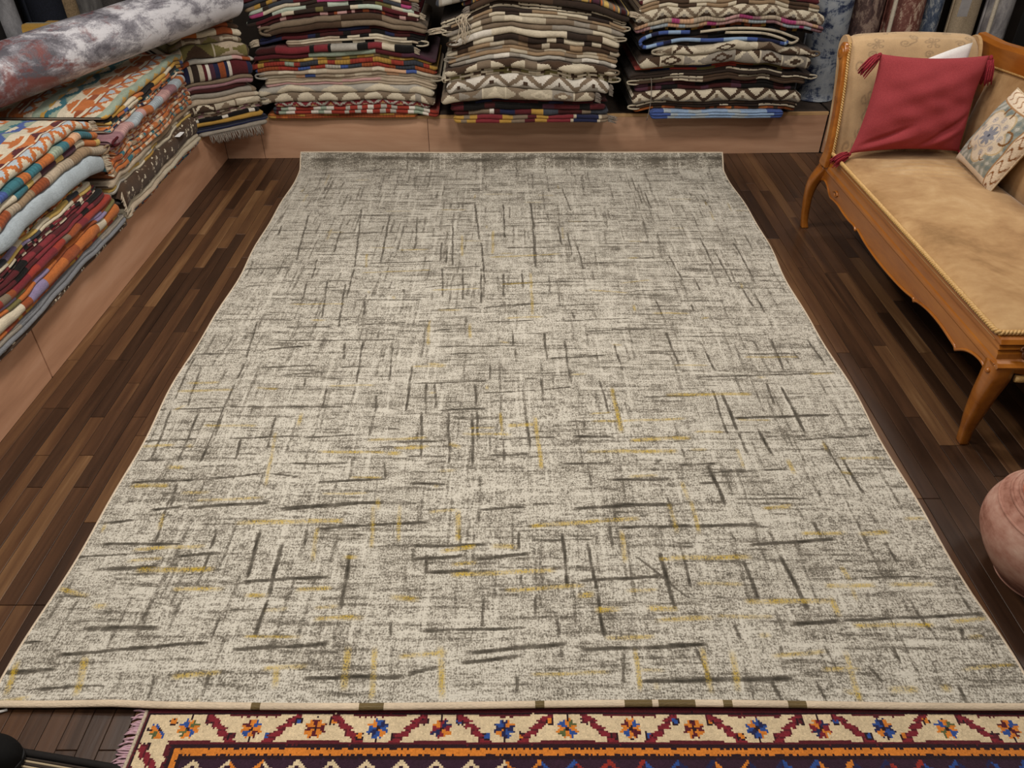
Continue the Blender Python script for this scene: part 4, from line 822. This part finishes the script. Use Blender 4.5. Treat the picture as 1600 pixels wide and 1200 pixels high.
# ---------------------------------------------------------------- settee
M_velvet = None
def velvet():
    m, t, b, N, K = nt('worn_velvet')
    co = N('ShaderNodeNewGeometry').outputs['Position']
    n1 = noise(N, K, co, 4.2, 6, .62, (1, .7, 1), .6); n2 = noise(N, K, co, 18, 4, .6, (1, 1.6, 1)); n3 = noise(N, K, co, 300, 2, .5)
    f = math_(N, K, 'ADD', math_(N, K, 'MULTIPLY', n1, .78), math_(N, K, 'MULTIPLY', n2, .22))
    r = ramp(N, [(.28, (130, 98, 60)), (.42, (164, 128, 86)), (.56, (184, 150, 106)), (.74, (206, 178, 138))]); K(f, r.inputs[0]); K(r.outputs[0], b.inputs['Base Color'])
    b.inputs['Roughness'].default_value = .8; b.inputs['Sheen Weight'].default_value = .35; b.inputs['Sheen Roughness'].default_value = .4; b.inputs['Specular IOR Level'].default_value = .2
    bump(N, K, b, math_(N, K, 'ADD', n2, math_(N, K, 'MULTIPLY', n3, .2)), .12, .004); return m
M_velvet = velvet()
M_damask = cloth('damask', .8, 260, .2, .25, .3)
SX, SY = 1.8, 2.75
st_ = thing('settee', 'carved golden wood settee upholstered in worn tan velvet, on the wood floor', 'settee', (SX, SY, 0))
# front apron: scalloped board under a moulded rail
low = [(y, z - .014) for y, z in [(1.955, .30), (2.0, .318), (2.05, .315), (2.10, .298), (2.14, .272), (2.148, .266), (2.158, .274), (2.20, .279), (2.28, .286), (2.36, .285), (2.43, .276), (2.468, .266), (2.48, .258), (2.492, .266),
       (2.56, .256), (2.65, .249), (2.78, .245), (2.90, .248), (2.99, .255), (3.06, .266), (3.076, .262), (3.088, .254), (3.11, .264), (3.18, .260), (3.25, .262), (3.32, .268), (3.38, .266), (3.42, .262), (3.45, .272), (3.49, .292), (3.53, .30), (3.575, .29)]]
poly = [(y, z) for y, z in low] + [(3.60, .35), (1.93, .35)]
mk('front_apron', *slab(poly, 0, 1.502, 1.527, .004), M_wood, st_, False)
o = mk('apron_edge', *tube([(1.502, y, z + .004) for y, z in spline([(a, b) for a, b in low], 130)], .0055, 6), M_wood, st_)
fa_ = mk('apron_curl', *tube(spline([(1.4995, 3.40, .290), (1.4995, 3.37, .302), (1.4995, 3.35, .290), (1.4995, 3.37, .280), (1.4995, 3.385, .288)], 24), .004, 6), M_wood, st_)
rail = [(1.512, .333), (1.478, .333), (1.466, .338), (1.464, .347), (1.470, .355), (1.480, .360), (1.482, .376), (1.487, .385), (1.483, .392), (1.489, .402), (1.484, .409), (1.490, .420), (1.500, .424), (1.512, .424)]
def moulding(a, b, axis, sgn=1, off=0):
    P = np.array(rail); n = 2; k = len(P); V = []
    for i, q in enumerate((a, b)):
        for x, z in P:
            V.append((x, q, z) if axis == 1 else (q, x - 1.5 + off, z))
    F = quads(2, k, True).tolist() + [list(range(k))[::-1], list(range(k, 2 * k))]
    return V, F
# mitred corner at the near end
def mitre():
    P = np.array(rail); k = len(P); V = []
    q = lambda x: 1.503 + (x - 1.5) * .25
    for x, z in P: V.append((q(x), 3.60, z))
    for x, z in P: V.append((q(x), 1.980 + (x - 1.5) * 1.8, z))
    for x, z in P: V.append((2.16, 1.980 + (x - 1.5) * 1.8, z))
    return V, quads(3, k, True).tolist() + [list(range(k))[::-1], list(range(2 * k, 3 * k))]
mk('moulded_rail', *mitre(), M_wood, st_, False)
lowe = [(1.50, .30), (1.55, .315), (1.62, .30), (1.68, .275), (1.72, .265), (1.80, .272), (1.83, .262), (1.86, .272), (1.94, .265), (1.98, .275), (2.05, .30), (2.12, .315), (2.15, .30)]
mk('end_apron', *slab(lowe + [(2.16, .35), (1.49, .35)], 1, 1.935, 1.96, .004), M_wood, st_, False)
def scroll(cx, cz, r0, turns, dirn, tail, y=0):
    a = np.linspace(0, 2 * PI * turns, 40); r = r0 * (.15 + .85 * a / a.max())
    pts = [(cx + dirn * rr * math.cos(t), 0, cz + rr * math.sin(t)) for rr, t in zip(r, a)]
    e = pts[-1]; pts += [(e[0] + dirn * tail * q, 0, e[2] - .012 * math.sin(q * PI)) for q in np.linspace(.1, 1, 8)]
    pts = [(x, 1.948 + (z - .409) * .58, z) for x, _, z in pts]      # lies on the sloping face of the end rail
    return tube(pts, [.0042] * len(pts), 6)
M_dwood = wood('dark_wood', [(.3, (60, 30, 10)), (.7, (104, 60, 22))], 0, .4, 9, .2)
for a in ((1.575, .385, .020, 1.4, 1, .06), (1.70, .385, .020, 1.4, -1, .04)): mk('carved_scroll', *scroll(*a), M_dwood, st_)
mk('braid_trim', *tube([(1.57 + .5 * t, 1.925 - .002 * math.sin(t * 60), .30 - .008 * math.sin(t * PI)) for t in np.linspace(0, 1, 60)], .012, 8), M_gold, st_)
mk('back_rail', *box(2.10, 2.16, 1.98, 3.74, .25, .42, .006), M_wood, st_, False)
mk('far_rail', *box(1.50, 2.12, 3.56, 3.61, .27, .42, .006), M_wood, st_, False)
mk('seat_deck', *box(1.505, 2.12, 1.99, 3.58, .36, .415, .01), M_dark, st_, False)
# seat
n, k = 50, 110
u, v = np.meshgrid(np.linspace(0, 1, n), np.linspace(0, 1, k)); 
def cushion_edge(t): return np.clip(np.minimum(t, 1 - t) / .09, 0, 1)
h = np.sqrt(1 - (1 - cushion_edge(u)) ** 2) * np.sqrt(1 - (1 - np.clip(np.minimum(v, 1 - v) / .045, 0, 1)) ** 2)
crease = .0055 * np.exp(-((v - .80) / .06) ** 2) * np.sin((v + .12 * (u - .4) ** 2) * 210) * np.clip(u * 3 - .4, 0, 1) * np.clip((1 - u) * 4, 0, 1)
dome = .030 * np.sin(u * PI) ** .7 * np.sin(v * PI) ** .5
X = 1.498 + u * (2.10 - 1.498); Y = 1.988 + v * (3.58 - 1.988); Z = .405 + h * (.026 + dome) + crease * h
mk('seat', np.stack([X, Y, Z], -1).reshape(-1, 3), quads(k, n), M_velvet, st_)
def rope(path, r, pitch, name='rope_trim'):
    P = np.array(path); L = np.r_[0, np.cumsum(np.linalg.norm(np.diff(P, axis=0), axis=1))]; ns = int(L[-1] / (pitch / 7))
    s = np.linspace(0, L[-1], ns); Q = np.stack([np.interp(s, L, P[:, i]) for i in range(3)], 1)
    T = np.gradient(Q, axis=0); T /= np.linalg.norm(T, axis=1)[:, None] + 1e-9
    A = np.cross(T, (0, 0, 1.)); A[np.linalg.norm(A, axis=1) < .1] = (0, 1, 0); A /= np.linalg.norm(A, axis=1)[:, None]; B = np.cross(A, T)
    parts = []
    for ph in (0, PI):
        a = s / pitch * 2 * PI + ph; parts.append(tube(Q + r * .55 * (np.cos(a)[:, None] * A + np.sin(a)[:, None] * B), r * .62, 5))
    o = mk(name, *join(*parts), M_gold, st_); o['label'] = 'twisted gold cord'; return o
rope([(1.494, 3.50, .432), (1.494, 2.0, .432), (1.502, 1.984, .432), (2.08, 1.984, .432)], .0085, .024)
# far arm: padded panel that leans out and rolls over, between a scrolled post and the back
n, k = 44, 40
prof = spline([(3.525, .40), (3.535, .50), (3.555, .62), (3.585, .74), (3.615, .83), (3.635, .875), (3.665, .902), (3.705, .905), (3.735, .88), (3.74, .83), (3.70, .74), (3.66, .62), (3.63, .45)], 64)
us = np.linspace(0, 1, n); V = []
for uu in us:
    e = min(uu, 1 - uu) / .10; e = math.sqrt(max(0, 1 - (1 - min(e, 1)) ** 2))
    for j, (y, z) in enumerate(prof):
        c = (3.64, z * .97) ; x = 1.508 + uu * (2.085 - 1.508)
        top = np.clip((z - .80) / .1, 0, 1)
        puff = .014 * math.sin(uu * PI) ** .6 * (1 if j < 40 else -.3)
        V.append((x, (y - puff) if j < 30 else y, z - .030 * (1 - e) * top + .012 * math.sin(uu * PI) * top))
P = np.array(V).reshape(n, -1, 3)
uv = np.stack(np.meshgrid(np.linspace(0, .58, n), np.linspace(0, .80, 64), indexing='ij'), -1)
mask = np.zeros(uv.shape[:2])
Vd = P.reshape(-1, 3)
# finer sheet for the damask drawing
n2, k2 = 150, 190
gi = np.linspace(0, n - 1, n2); gj = np.linspace(0, 63, k2)
def resample(P):
    i0 = np.clip(gi.astype(int), 0, P.shape[0] - 2); fi = (gi - i0)[:, None, None]; Q = P[i0] * (1 - fi) + P[i0 + 1] * fi
    j0 = np.clip(gj.astype(int), 0, P.shape[1] - 2); fj = (gj - j0)[None, :, None]; return Q[:, j0] * (1 - fj) + Q[:, j0 + 1] * fj
P2 = resample(P); UU, VV = np.meshgrid(np.linspace(0, .58, n2), np.linspace(0, .95, k2), indexing='ij')
mask = np.zeros(UU.shape)
def ink(pts, wd=.0032, a=1.0):
    pts = np.array(pts); wd = wd * 1.35
    for q in range(len(pts) - 1):
        p, r_ = pts[q], pts[q + 1]; d = r_ - p; L2 = (d ** 2).sum() + 1e-12
        t = np.clip(((UU - p[0]) * d[0] + (VV - p[1]) * d[1]) / L2, 0, 1); dist = np.hypot(UU - p[0] - t * d[0], VV - p[1] - t * d[1])
        np.maximum(mask, a * np.clip(1.3 - dist / wd, 0, 1), out=mask)
R = random.Random(6)
def curl(cx, cy, r, a0, dirn, turns=1.3):
    a = np.linspace(0, 2 * PI * turns, 18); rr = r * (.2 + .8 * a / a.max()); return [(cx + q * math.cos(a0 + dirn * t), cy + q * math.sin(a0 + dirn * t)) for q, t in zip(rr, a)]
for i in range(5):
    for j in range(8):
        cx = .05 + i * .125 + (.06 if j % 2 else 0); cy = .05 + j * .118
        if (i + j) % 2:
            for q in range(5):
                a = q * 2 * PI / 5 + R.random(); ink([(cx + .008 * math.cos(a), cy + .008 * math.sin(a)), (cx + .034 * math.cos(a - .3), cy + .034 * math.sin(a - .3)), (cx + .040 * math.cos(a), cy + .040 * math.sin(a)), (cx + .034 * math.cos(a + .3), cy + .034 * math.sin(a + .3)), (cx + .008 * math.cos(a), cy + .008 * math.sin(a))], .0026)
            ink(curl(cx, cy, .014, 0, 1), .0024)
        else:
            ink(curl(cx, cy, .026, R.uniform(0, 6), 1)); ink(curl(cx + .045, cy + .045, .020, R.uniform(0, 6), -1)); ink([(cx + .02, cy - .01), (cx + .05, cy + .01), (cx + .05, cy + .04)])
rs = np.random.default_rng(1); mask *= rs.uniform(.5, 1, mask.shape)
col = lin((188, 158, 120)) * (1 - .75 * mask[..., None]) + lin((118, 100, 80)) * .75 * mask[..., None]
arm = mk('arm_upholstery', P2.reshape(-1, 3), quads(n2, k2), M_damask, st_, True, vcol=col.reshape(-1, 3)); arm['label'] = 'tan damask arm with grey scrolling flowers'
sidepoly = [(y, z) for y, z in prof[::3]]
mk('arm_side', *slab([tuple(p) for p in sidepoly], 0, 1.496, 1.512, 0), M_damask if False else M_velvet, st_, False)
mk('arm_side', *slab([tuple(p) for p in sidepoly], 0, 2.081, 2.095, 0), M_velvet, st_, False)
post = [(3.515, .36), (3.508, .43), (3.52, .52), (3.54, .62), (3.567, .73), (3.594, .80), (3.604, .83), (3.606, .862), (3.63, .885), (3.655, .885), (3.675, .862), (3.675, .835), (3.655, .81), (3.633, .79), (3.612, .72), (3.585, .62), (3.568, .52), (3.566, .43), (3.59, .36)]
ap = mk('arm_post', *slab(spline(post + [post[0]], 70)[:-1].tolist(), 0, 1.474, 1.497, .006), M_wood, st_, False)
mk('scroll_boss', *(lambda V, F: (np.array([(1.475 - z * .7, 3.640 + y * .85, .845 + x * .85) for x, y, z in V]), F))(*lathe([(.001, .016), (.012, .014), (.018, .006), (.026, .010), (.032, .006), (.034, -.004)], 0, 0, 0, 24)), M_wood, ap)
rope([(1.498, 3.504, .42), (1.496, 3.512, .52), (1.496, 3.532, .62), (1.496, 3.560, .73), (1.496, 3.592, .81), (1.497, 3.612, .862), (1.50, 3.63, .888)], .0065, .022)
# back: padded panel and bowed crest rail
n, k = 30, 90
V = []
for i in range(k):
    t = i / (k - 1); y = 1.99 + t * (3.60 - 1.99); crest = .80 + .045 * math.sin((1 - t) * PI) + .0 * t
    for j in range(n):
        s = j / (n - 1); z = .40 + s * (crest - .40); puff = .05 * math.sin(s * PI) ** .6 * math.sin(t * PI) ** .4
        V.append((2.105 + .055 * s - puff, y, z))
mk('back_upholstery', np.array(V), quads(k, n), M_velvet, st_)
P = []; m_ = 60
for i in range(m_):
    t = i / (m_ - 1); y = 1.93 + t * (3.80 - 1.93); zc = .80 + .045 * math.sin(min(1, max(0, (1 - (y - 1.99) / 1.61))) * PI)
    for dx, dz in ((0, -.012), (-.008, .0), (-.008, .075), (.004, .092), (.03, .096), (.052, .085), (.056, .0), (.05, -.01)):
        P.append((2.150 + dx, y, zc + dz))
mk('crest_rail', np.array(P), quads(m_, 8, True).tolist() + [list(range(8)), list(range((m_ - 1) * 8, m_ * 8))[::-1]], M_wood, st_, False)
mk('back_panel', *box(2.163, 2.178, 1.97, 3.75, .38, .83, .003), M_wood, st_, False)
for y in (1.95, 3.72): mk('back_post', *box(2.15, 2.205, y, y + .05, .25, .84, .006), M_wood, st_, False)
rope([(2.146, y, .80 + .045 * math.sin((1 - (y - 1.99) / 1.61) * PI) - .004) for y in np.linspace(2.0, 3.58, 40)], .006, .022)
# legs
def cab(pts, rs, k=16, sq=.7):
    P = spline(pts, 28); r = np.interp(np.linspace(0, 1, 28), np.linspace(0, 1, len(rs)), rs)
    T = np.gradient(P, axis=0); T /= np.linalg.norm(T, axis=1)[:, None]; a = np.linspace(0, 2 * PI, k, endpoint=False) + PI / 4
    V = []
    for p, rr in zip(P, r):
        for t in a:
            c, s = math.cos(t), math.sin(t); g_ = 1 / max(abs(c), abs(s)) ** sq; V.append((p[0] + rr * g_ * c, p[1] + rr * g_ * s, p[2]))
    return V, quads(28, k, True).tolist() + [list(range(k)), list(range(27 * k, 28 * k))[::-1]]
nl = mk('leg', *cab([(1.526, 1.955, .345), (1.522, 1.948, .295), (1.516, 1.950, .22), (1.518, 1.958, .13), (1.523, 1.964, .06), (1.530, 1.966, .0005)], [.034, .034, .029, .023, .017, .016]), M_wood, st_)
mk('leg', *cab([(1.520, 3.585, .345), (1.498, 3.592, .305), (1.478, 3.606, .25), (1.476, 3.622, .18), (1.484, 3.632, .10), (1.492, 3.636, .04), (1.500, 3.634, .0005)], [.034, .030, .024, .019, .017, .016, .018]), M_wood, st_)
mk('leg', *cab([(2.135, 1.99, .30), (2.14, 1.98, .15), (2.155, 1.965, .0005)], [.030, .024, .020]), M_wood, st_)
mk('leg', *cab([(2.135, 3.70, .30), (2.14, 3.72, .15), (2.155, 3.74, .0005)], [.030, .024, .020]), M_wood, st_)
mk('leg_boss', *lathe([(0, .008), (.006, .007), (.010, 0), (.008, -.006)], 1.490, 1.945, .318, 12), M_wood, nl)
# ---------------------------------------------------------------- cushions
def pillow(name, label, corners, thick, m, colf=None, n=56, wr=.004, seed=1, side=1, tas=None, pinch=.06, cat='cushion', folds=False):
    """corners BL, BR, TR, TL of the seam in world space"""
    bl, br, tr, tl = [np.array(c, float) for c in corners]; R = np.random.default_rng(seed)
    u, v = np.meshgrid(np.linspace(0, 1, n), np.linspace(0, 1, n), indexing='ij')
    # seams bow in between the corners
    uu = u + pinch * (.5 - u) * 4 * v * (1 - v); vv = v + pinch * (.5 - v) * 4 * u * (1 - u)
    B = (bl * ((1 - uu) * (1 - vv))[..., None] + br * (uu * (1 - vv))[..., None] + tr * (uu * vv)[..., None] + tl * ((1 - uu) * vv)[..., None])
    N_ = np.cross(br - bl, tl - bl); N_ /= np.linalg.norm(N_)
    f = (np.clip(16 * u * (1 - u) * v * (1 - v), 0, 1)) ** .42
    wk = wr * (wob(u * 1.3 + v * 2, R, .7, 2) + wob(v * 3 - u * 1.2, R, .6, 2) + .5 * wob(u * 3 + v, R, .7, 2)) * f
    if folds:
        for (x0, y0, x1, y1, wd, hh) in ((.02, .06, .42, .26, .035, -.016), (.05, .0, .48, .16, .04, .010), (.55, .02, .98, .42, .03, -.014), (.62, .0, 1.0, .30, .04, .010), (.15, .42, .75, .34, .07, .006), (.4, .62, .9, .50, .06, -.006), (.1, .7, .5, .86, .07, .006)):
            d = np.array([x1 - x0, y1 - y0]); L2 = (d ** 2).sum(); t = np.clip(((u - x0) * d[0] + (v - y0) * d[1]) / L2, 0, 1); q = np.hypot(u - x0 - t * d[0], v - y0 - t * d[1])
            wk = wk + hh * np.exp(-(q / wd) ** 2) * np.minimum(1, f * 1.6) * np.sin(np.clip(t, .02, .98) * PI) ** .5
    Vf = B + N_ * (thick * f + wk)[..., None]; Vb = B - N_ * (thick * .55 * f)[..., None]
    V = np.concatenate([Vf.reshape(-1, 3), Vb.reshape(-1, 3)]); F = np.concatenate([quads(n, n), quads(n, n)[:, ::-1] + n * n])
    c0 = V.mean(0); base = (float(c0[0]), float(c0[1]), float(V[:, 2].min()))
    root = thing(name, label, cat, base)
    col = None
    if colf is not None: c = colf(u, v); col = np.concatenate([c.reshape(-1, 3), c.reshape(-1, 3)])
    mk('cover', V, F, m, root, True, vcol=col)
    mk('seam', *tube(np.concatenate([B[:, 0], B[-1, 1:], B[-2::-1, -1], B[0, -2:0:-1]]), .0035, 5, True), m if colf is None else M_seam, root) if colf is not None else None
    return root, B, N_
M_red = plain('red_cotton', (160, 66, 70), .9, 260, .16, .25, .15, col2=(138, 54, 60))
M_redt = plain('red_yarn', (160, 54, 64), .9, 200, .3, .1, .15, col2=(116, 34, 44))
M_seam = plain('cushion_seam', (216, 196, 166), .9, 100, .2, 0)
cor = [(1.535, 3.425, .462), (2.035, 3.43, .470), (2.072, 3.520, .862), (1.598, 3.520, .868)]
root, B, N_ = pillow('cushion', 'dark rose red square cushion with four corner tassels, leaning on the settee arm', cor, .085, M_red, None, 90, .008, 4, pinch=.075, folds=True)
def tassel(p, d, root, seed, ln=.085):
    R = random.Random(seed); p = np.array(p); d = np.array(d, float); d /= np.linalg.norm(d); parts = []
    a = np.cross(d, (0, 0, 1.)); a /= np.linalg.norm(a) + 1e-9; b = np.cross(a, d)
    parts.append(tube([p + d * t for t in (-.004, .004, .012, .018)], [.004, .009, .009, .006], 8))
    for q in range(22):
        an = q * 2.4; r1 = .004 + .004 * (q % 3); r2 = .010 + .014 * R.random()
        o1 = math.cos(an) * a + math.sin(an) * b; l = ln * R.uniform(.85, 1.1)
        parts.append(tube([p + d * .014 + o1 * r1, p + d * (.014 + l * .4) + o1 * r2 * .9, p + d * (.014 + l * .8) + o1 * r2 - np.array((0, 0, .006)), p + d * (.014 + l) + o1 * r2 * 1.05 - np.array((0, 0, .012))], [.0032, .0034, .003, .002], 5))
    mk('tassel', *join(*parts), M_redt, root)
tassel(cor[3], (-.62, -.22, -.55), root, 1); tassel(np.array(cor[2]) + (.002, -.012, 0), (.12, -.10, -1), root, 2); tassel(np.array(cor[0]) + (.004, -.004, .0), (-.72, -.28, -.16), root, 3, .075); tassel(cor[1], (.75, -.45, -.06), root, 4, .07)
pillow('cushion', 'white cushion tucked behind the rose red cushion, one corner showing', [(1.66, 3.525, .475), (1.98, 3.525, .48), (2.005, 3.562, .905), (1.74, 3.555, .80)], .03, plain('white_cotton', (236, 234, 232), .85, 200, .06, .15), None, 36, .002, 8, pinch=-.03)
def embroid(u, v):
    # u runs from the near settee-arm side to the entrance side, v up the cushion
    r = np.random.default_rng(3); base = lin((146, 150, 140)); c = np.empty(u.shape + (3,)); c[:] = base
    mott = (np.sin(u * 31 + 3 * np.sin(v * 13)) * np.sin(v * 27 + 2 * np.sin(u * 17)))
    c[mott > .35] = lin((122, 134, 132)); c[mott < -.45] = lin((186, 186, 178))
    cream = lin((222, 208, 186)); br = lin((128, 88, 44)); gb = lin((140, 142, 152)); lav = lin((184, 176, 172))
    cx, cy = .46, .50; a, b = u - cx, v - cy; rad = np.hypot(a, b); th = np.arctan2(b, a)
    pet = .36 * (.72 + .28 * np.abs(np.cos(2.5 * th + .4))); m = rad < pet; c[m] = cream
    c[m & (rad > pet - .025)] = lin((198, 176, 138))
    for q in range(9):
        t = q * 2 * PI / 9 + .2; x, y = cx + .22 * math.cos(t), cy + .22 * math.sin(t); d = np.hypot(u - x, v - y); c[(d < .040) & (d > .018)] = lav; c[d < .013] = gb
    fl = (rad < .13 * (.55 + .45 * np.abs(np.cos(4 * th)))); c[fl] = gb; c[rad < .018] = lin((60, 62, 84)); c[(rad > .14) & (rad < .155)] = lav
    def curlm(x, y, R_, a0, a1, wd=.013):
        d = np.hypot(u - x, v - y); t = (np.arctan2(v - y, u - x) - a0) % (2 * PI); c[(np.abs(d - R_) < wd) & (t < (a1 - a0))] = br
    curlm(.44, .80, .085, -.4, 3.6); curlm(.74, .58, .085, -2.0, 2.3); curlm(.24, .28, .06, 2.6, 6.2); curlm(.62, .28, .055, 3.2, 6.0, .009)
    bd = (v > .87) | (u > .87) | (v < .10); c[bd] = lin((226, 208, 184))
    c[bd & (np.abs(np.sin(u * 22 + np.sin(v * 60))) < .28) & (v > .89)] = lin((150, 104, 62)); c[(u > .885) & (np.abs(np.sin(v * 20 + np.sin(u * 60) * 1.2)) < .34)] = lin((140, 92, 50))
    c[(np.abs(v - .87) < .008) | (np.abs(u - .87) < .008)] = lin((170, 128, 84))
    return c * r.uniform(.9, 1.06, u.shape)[..., None]
M_emb = cloth('embroidery', .9, 240, .3, .6, .15)
pillow('cushion', 'sage green cushion embroidered with a cream flower medallion and brown scrolls', [(2.015, 3.40, .452), (1.985, 3.03, .440), (2.085, 2.945, .775), (2.090, 3.27, .795)], .06, M_emb, embroid, 110, .003, 6, pinch=.05)
# ---------------------------------------------------------------- clay jar
def jar():
    m, t, b, N, K = nt('pale_terracotta')
    co = N('ShaderNodeTexCoord').outputs['Object']
    n1 = noise(N, K, co, 5, 6, .65, (1, 1, 3)); n2 = noise(N, K, co, 40, 4, .6)
    f = math_(N, K, 'ADD', math_(N, K, 'MULTIPLY', n1, .75), math_(N, K, 'MULTIPLY', n2, .25))
    r = ramp(N, [(.36, (128, 84, 70)), (.47, (164, 120, 105)), (.58, (182, 144, 129)), (.72, (198, 168, 152))]); K(f, r.inputs[0]); K(r.outputs[0], b.inputs['Base Color'])
    b.inputs['Roughness'].default_value = .9; b.inputs['Specular IOR Level'].default_value = .15; bump(N, K, b, f, .3, .006)
    m2 = plain('red_terracotta', (168, 88, 56), .85, 20, .25, .2, .2)
    jx, jy = 1.480, 1.404
    root = thing('clay_jar', 'large pale pink terracotta jar standing on the wood floor beside the settee', 'jar', (jx, jy, 0))
    prof = [(.0, .0), (.105, .0), (.112, .005), (.140, .04), (.172, .09), (.192, .135), (.197, .165), (.194, .195), (.183, .225), (.168, .248), (.156, .260), (.153, .264), (.150, .268), (.142, .273), (.134, .278)]
    mk('body', *lathe(spline(prof, 80).tolist(), jx, jy, 0, 72), m, root)
    neck = [(.136, .276), (.122, .284), (.108, .292), (.100, .302), (.098, .314), (.104, .324), (.110, .328), (.108, .334), (.098, .334), (.090, .322), (.086, .300), (.10, .27), (.11, .24)]
    o = mk('neck', *lathe(spline(neck, 50).tolist(), jx, jy, 0, 72), m2, root); o['label'] = 'smooth orange clay neck and lip'
    for z, r_ in ((.262, .1555), (.236, .1765), (.2755, .1395)):
        mk('ridge', *(lambda V, F: (V, F))(*tube([(jx + r_ * math.cos(a), jy + r_ * math.sin(a), z + .001 * math.sin(a * 7)) for a in np.linspace(0, 2 * PI, 72, endpoint=False)], .0045, 6, True)), m, root)
jar()
# ---------------------------------------------------------------- near edge: shoe, ribbed mat, white cord
def shoe():
    root = thing('shoe', 'black rounded shoe standing at the corner of the ribbed mat', 'shoe', (-1.25, .85, 0))
    n, k = 40, 28; V = []
    for i in range(n):
        t = i / (n - 1); x = -1.395 + .30 * t
        wd = .046 * (1 - (max(0, (t - .74)) / .262) ** 2.4) ** .5 * (1 if t > .3 else .82 + .6 * t) + .0005 if t < .999 else .001
        hh = .058 * (1 - (max(0, (t - .72)) / .285) ** 2.6) ** .5 * (1 + .35 * max(0, .55 - t)) + .0
        if i == 0: wd *= .7; hh *= .8
        for j in range(k):
            a = 2 * PI * j / k; c, s = math.cos(a), math.sin(a)
            z = .032 + (hh * s if s > 0 else .012 * s)
            V.append((x, .868 + wd * np.sign(c) * abs(c) ** .75 + .02 * math.sin(t * 2.2) - .02, z))
    mk('upper', V, quads(n, k, True).tolist() + [list(range(k)), list(range((n - 1) * k, n * k))[::-1]], plain('black_suede', (12, 11, 11), .85, 150, .3, .1, .2), root)
    out_ = []
    for t in np.linspace(0, 1, 60, endpoint=False):
        a = 2 * PI * t; c, s = math.cos(a), math.sin(a); out_.append((-1.245 + .151 * np.sign(c) * abs(c) ** .8, .866 + .047 * np.sign(s) * abs(s) ** .7))
    mk('sole', *slab(out_, 2, .0160, .028, .003), plain('black_rubber', (18, 17, 17), .7, 40, .2, 0), root, False)
shoe()
def mat():
    root = thing('ribbed_mat', 'grey and cream ribbed mat with black binding in the near corner', 'mat', (-1.2, .59, 0), math.radians(-9))
    # outline in the mat's own frame: near side is +y
    def rr(x0, x1, y0, y1, r, n=10):
        P = []
        for cx, cy, a0 in ((x1 - r, y1 - r, 0), (x0 + r, y1 - r, 90), (x0 + r, y0 + r, 180), (x1 - r, y0 + r, 270)):
            for q in range(n + 1): a = math.radians(a0 + 90 * q / n); P.append((cx + r * math.cos(a), cy + r * math.sin(a)))
        return P
    O = rr(-.45, .305, -.30, .312, .05)
    mk('base', *slab(O, 2, .0005, .006, 0), M_dark, root, False, local=True)
    mk('binding', *tube([(x, y, .0065) for x, y in O], .0085, 8, True, flat=.75), plain('black_binding', (24, 20, 19), .8, 80, .3, .1), root, local=True)
    parts = []; y = -.292; i = 0; fc = []
    while y < .302:
        V, F = tube([(-.443, y, .0065), (-.1, y, .0068), (.298 - .012 * max(0, (y - .27) / .03), y, .0065)], .0028, 6)
        parts.append((V, F)); fc += [lin((172, 156, 128)) if i % 2 else lin((58, 50, 44))] * len(F); y += .0058; i += 1
    V, F = join(*parts)
    o = mk('ribbed_weave', V, F, M_matw, root, True, fcol=np.array(fc), local=True); o['kind'] = 'stuff'; o['label'] = 'cream and dark ribs'
M_matw = attr_plain('mat_weave')
mat()
o = mk('cord', *tube(spline([(-1.30, .975, .004), (-1.245, .984, .004), (-1.222, .990, .005), (-1.205, .9965, .004)], 20), .0035, 6), plain('white_cord', (226, 224, 220), .7, 60, .1, 0), None, loc=(-1.24, .985, 0))
tag(o, 'short white cord end beside the grey rug corner', 'cord')
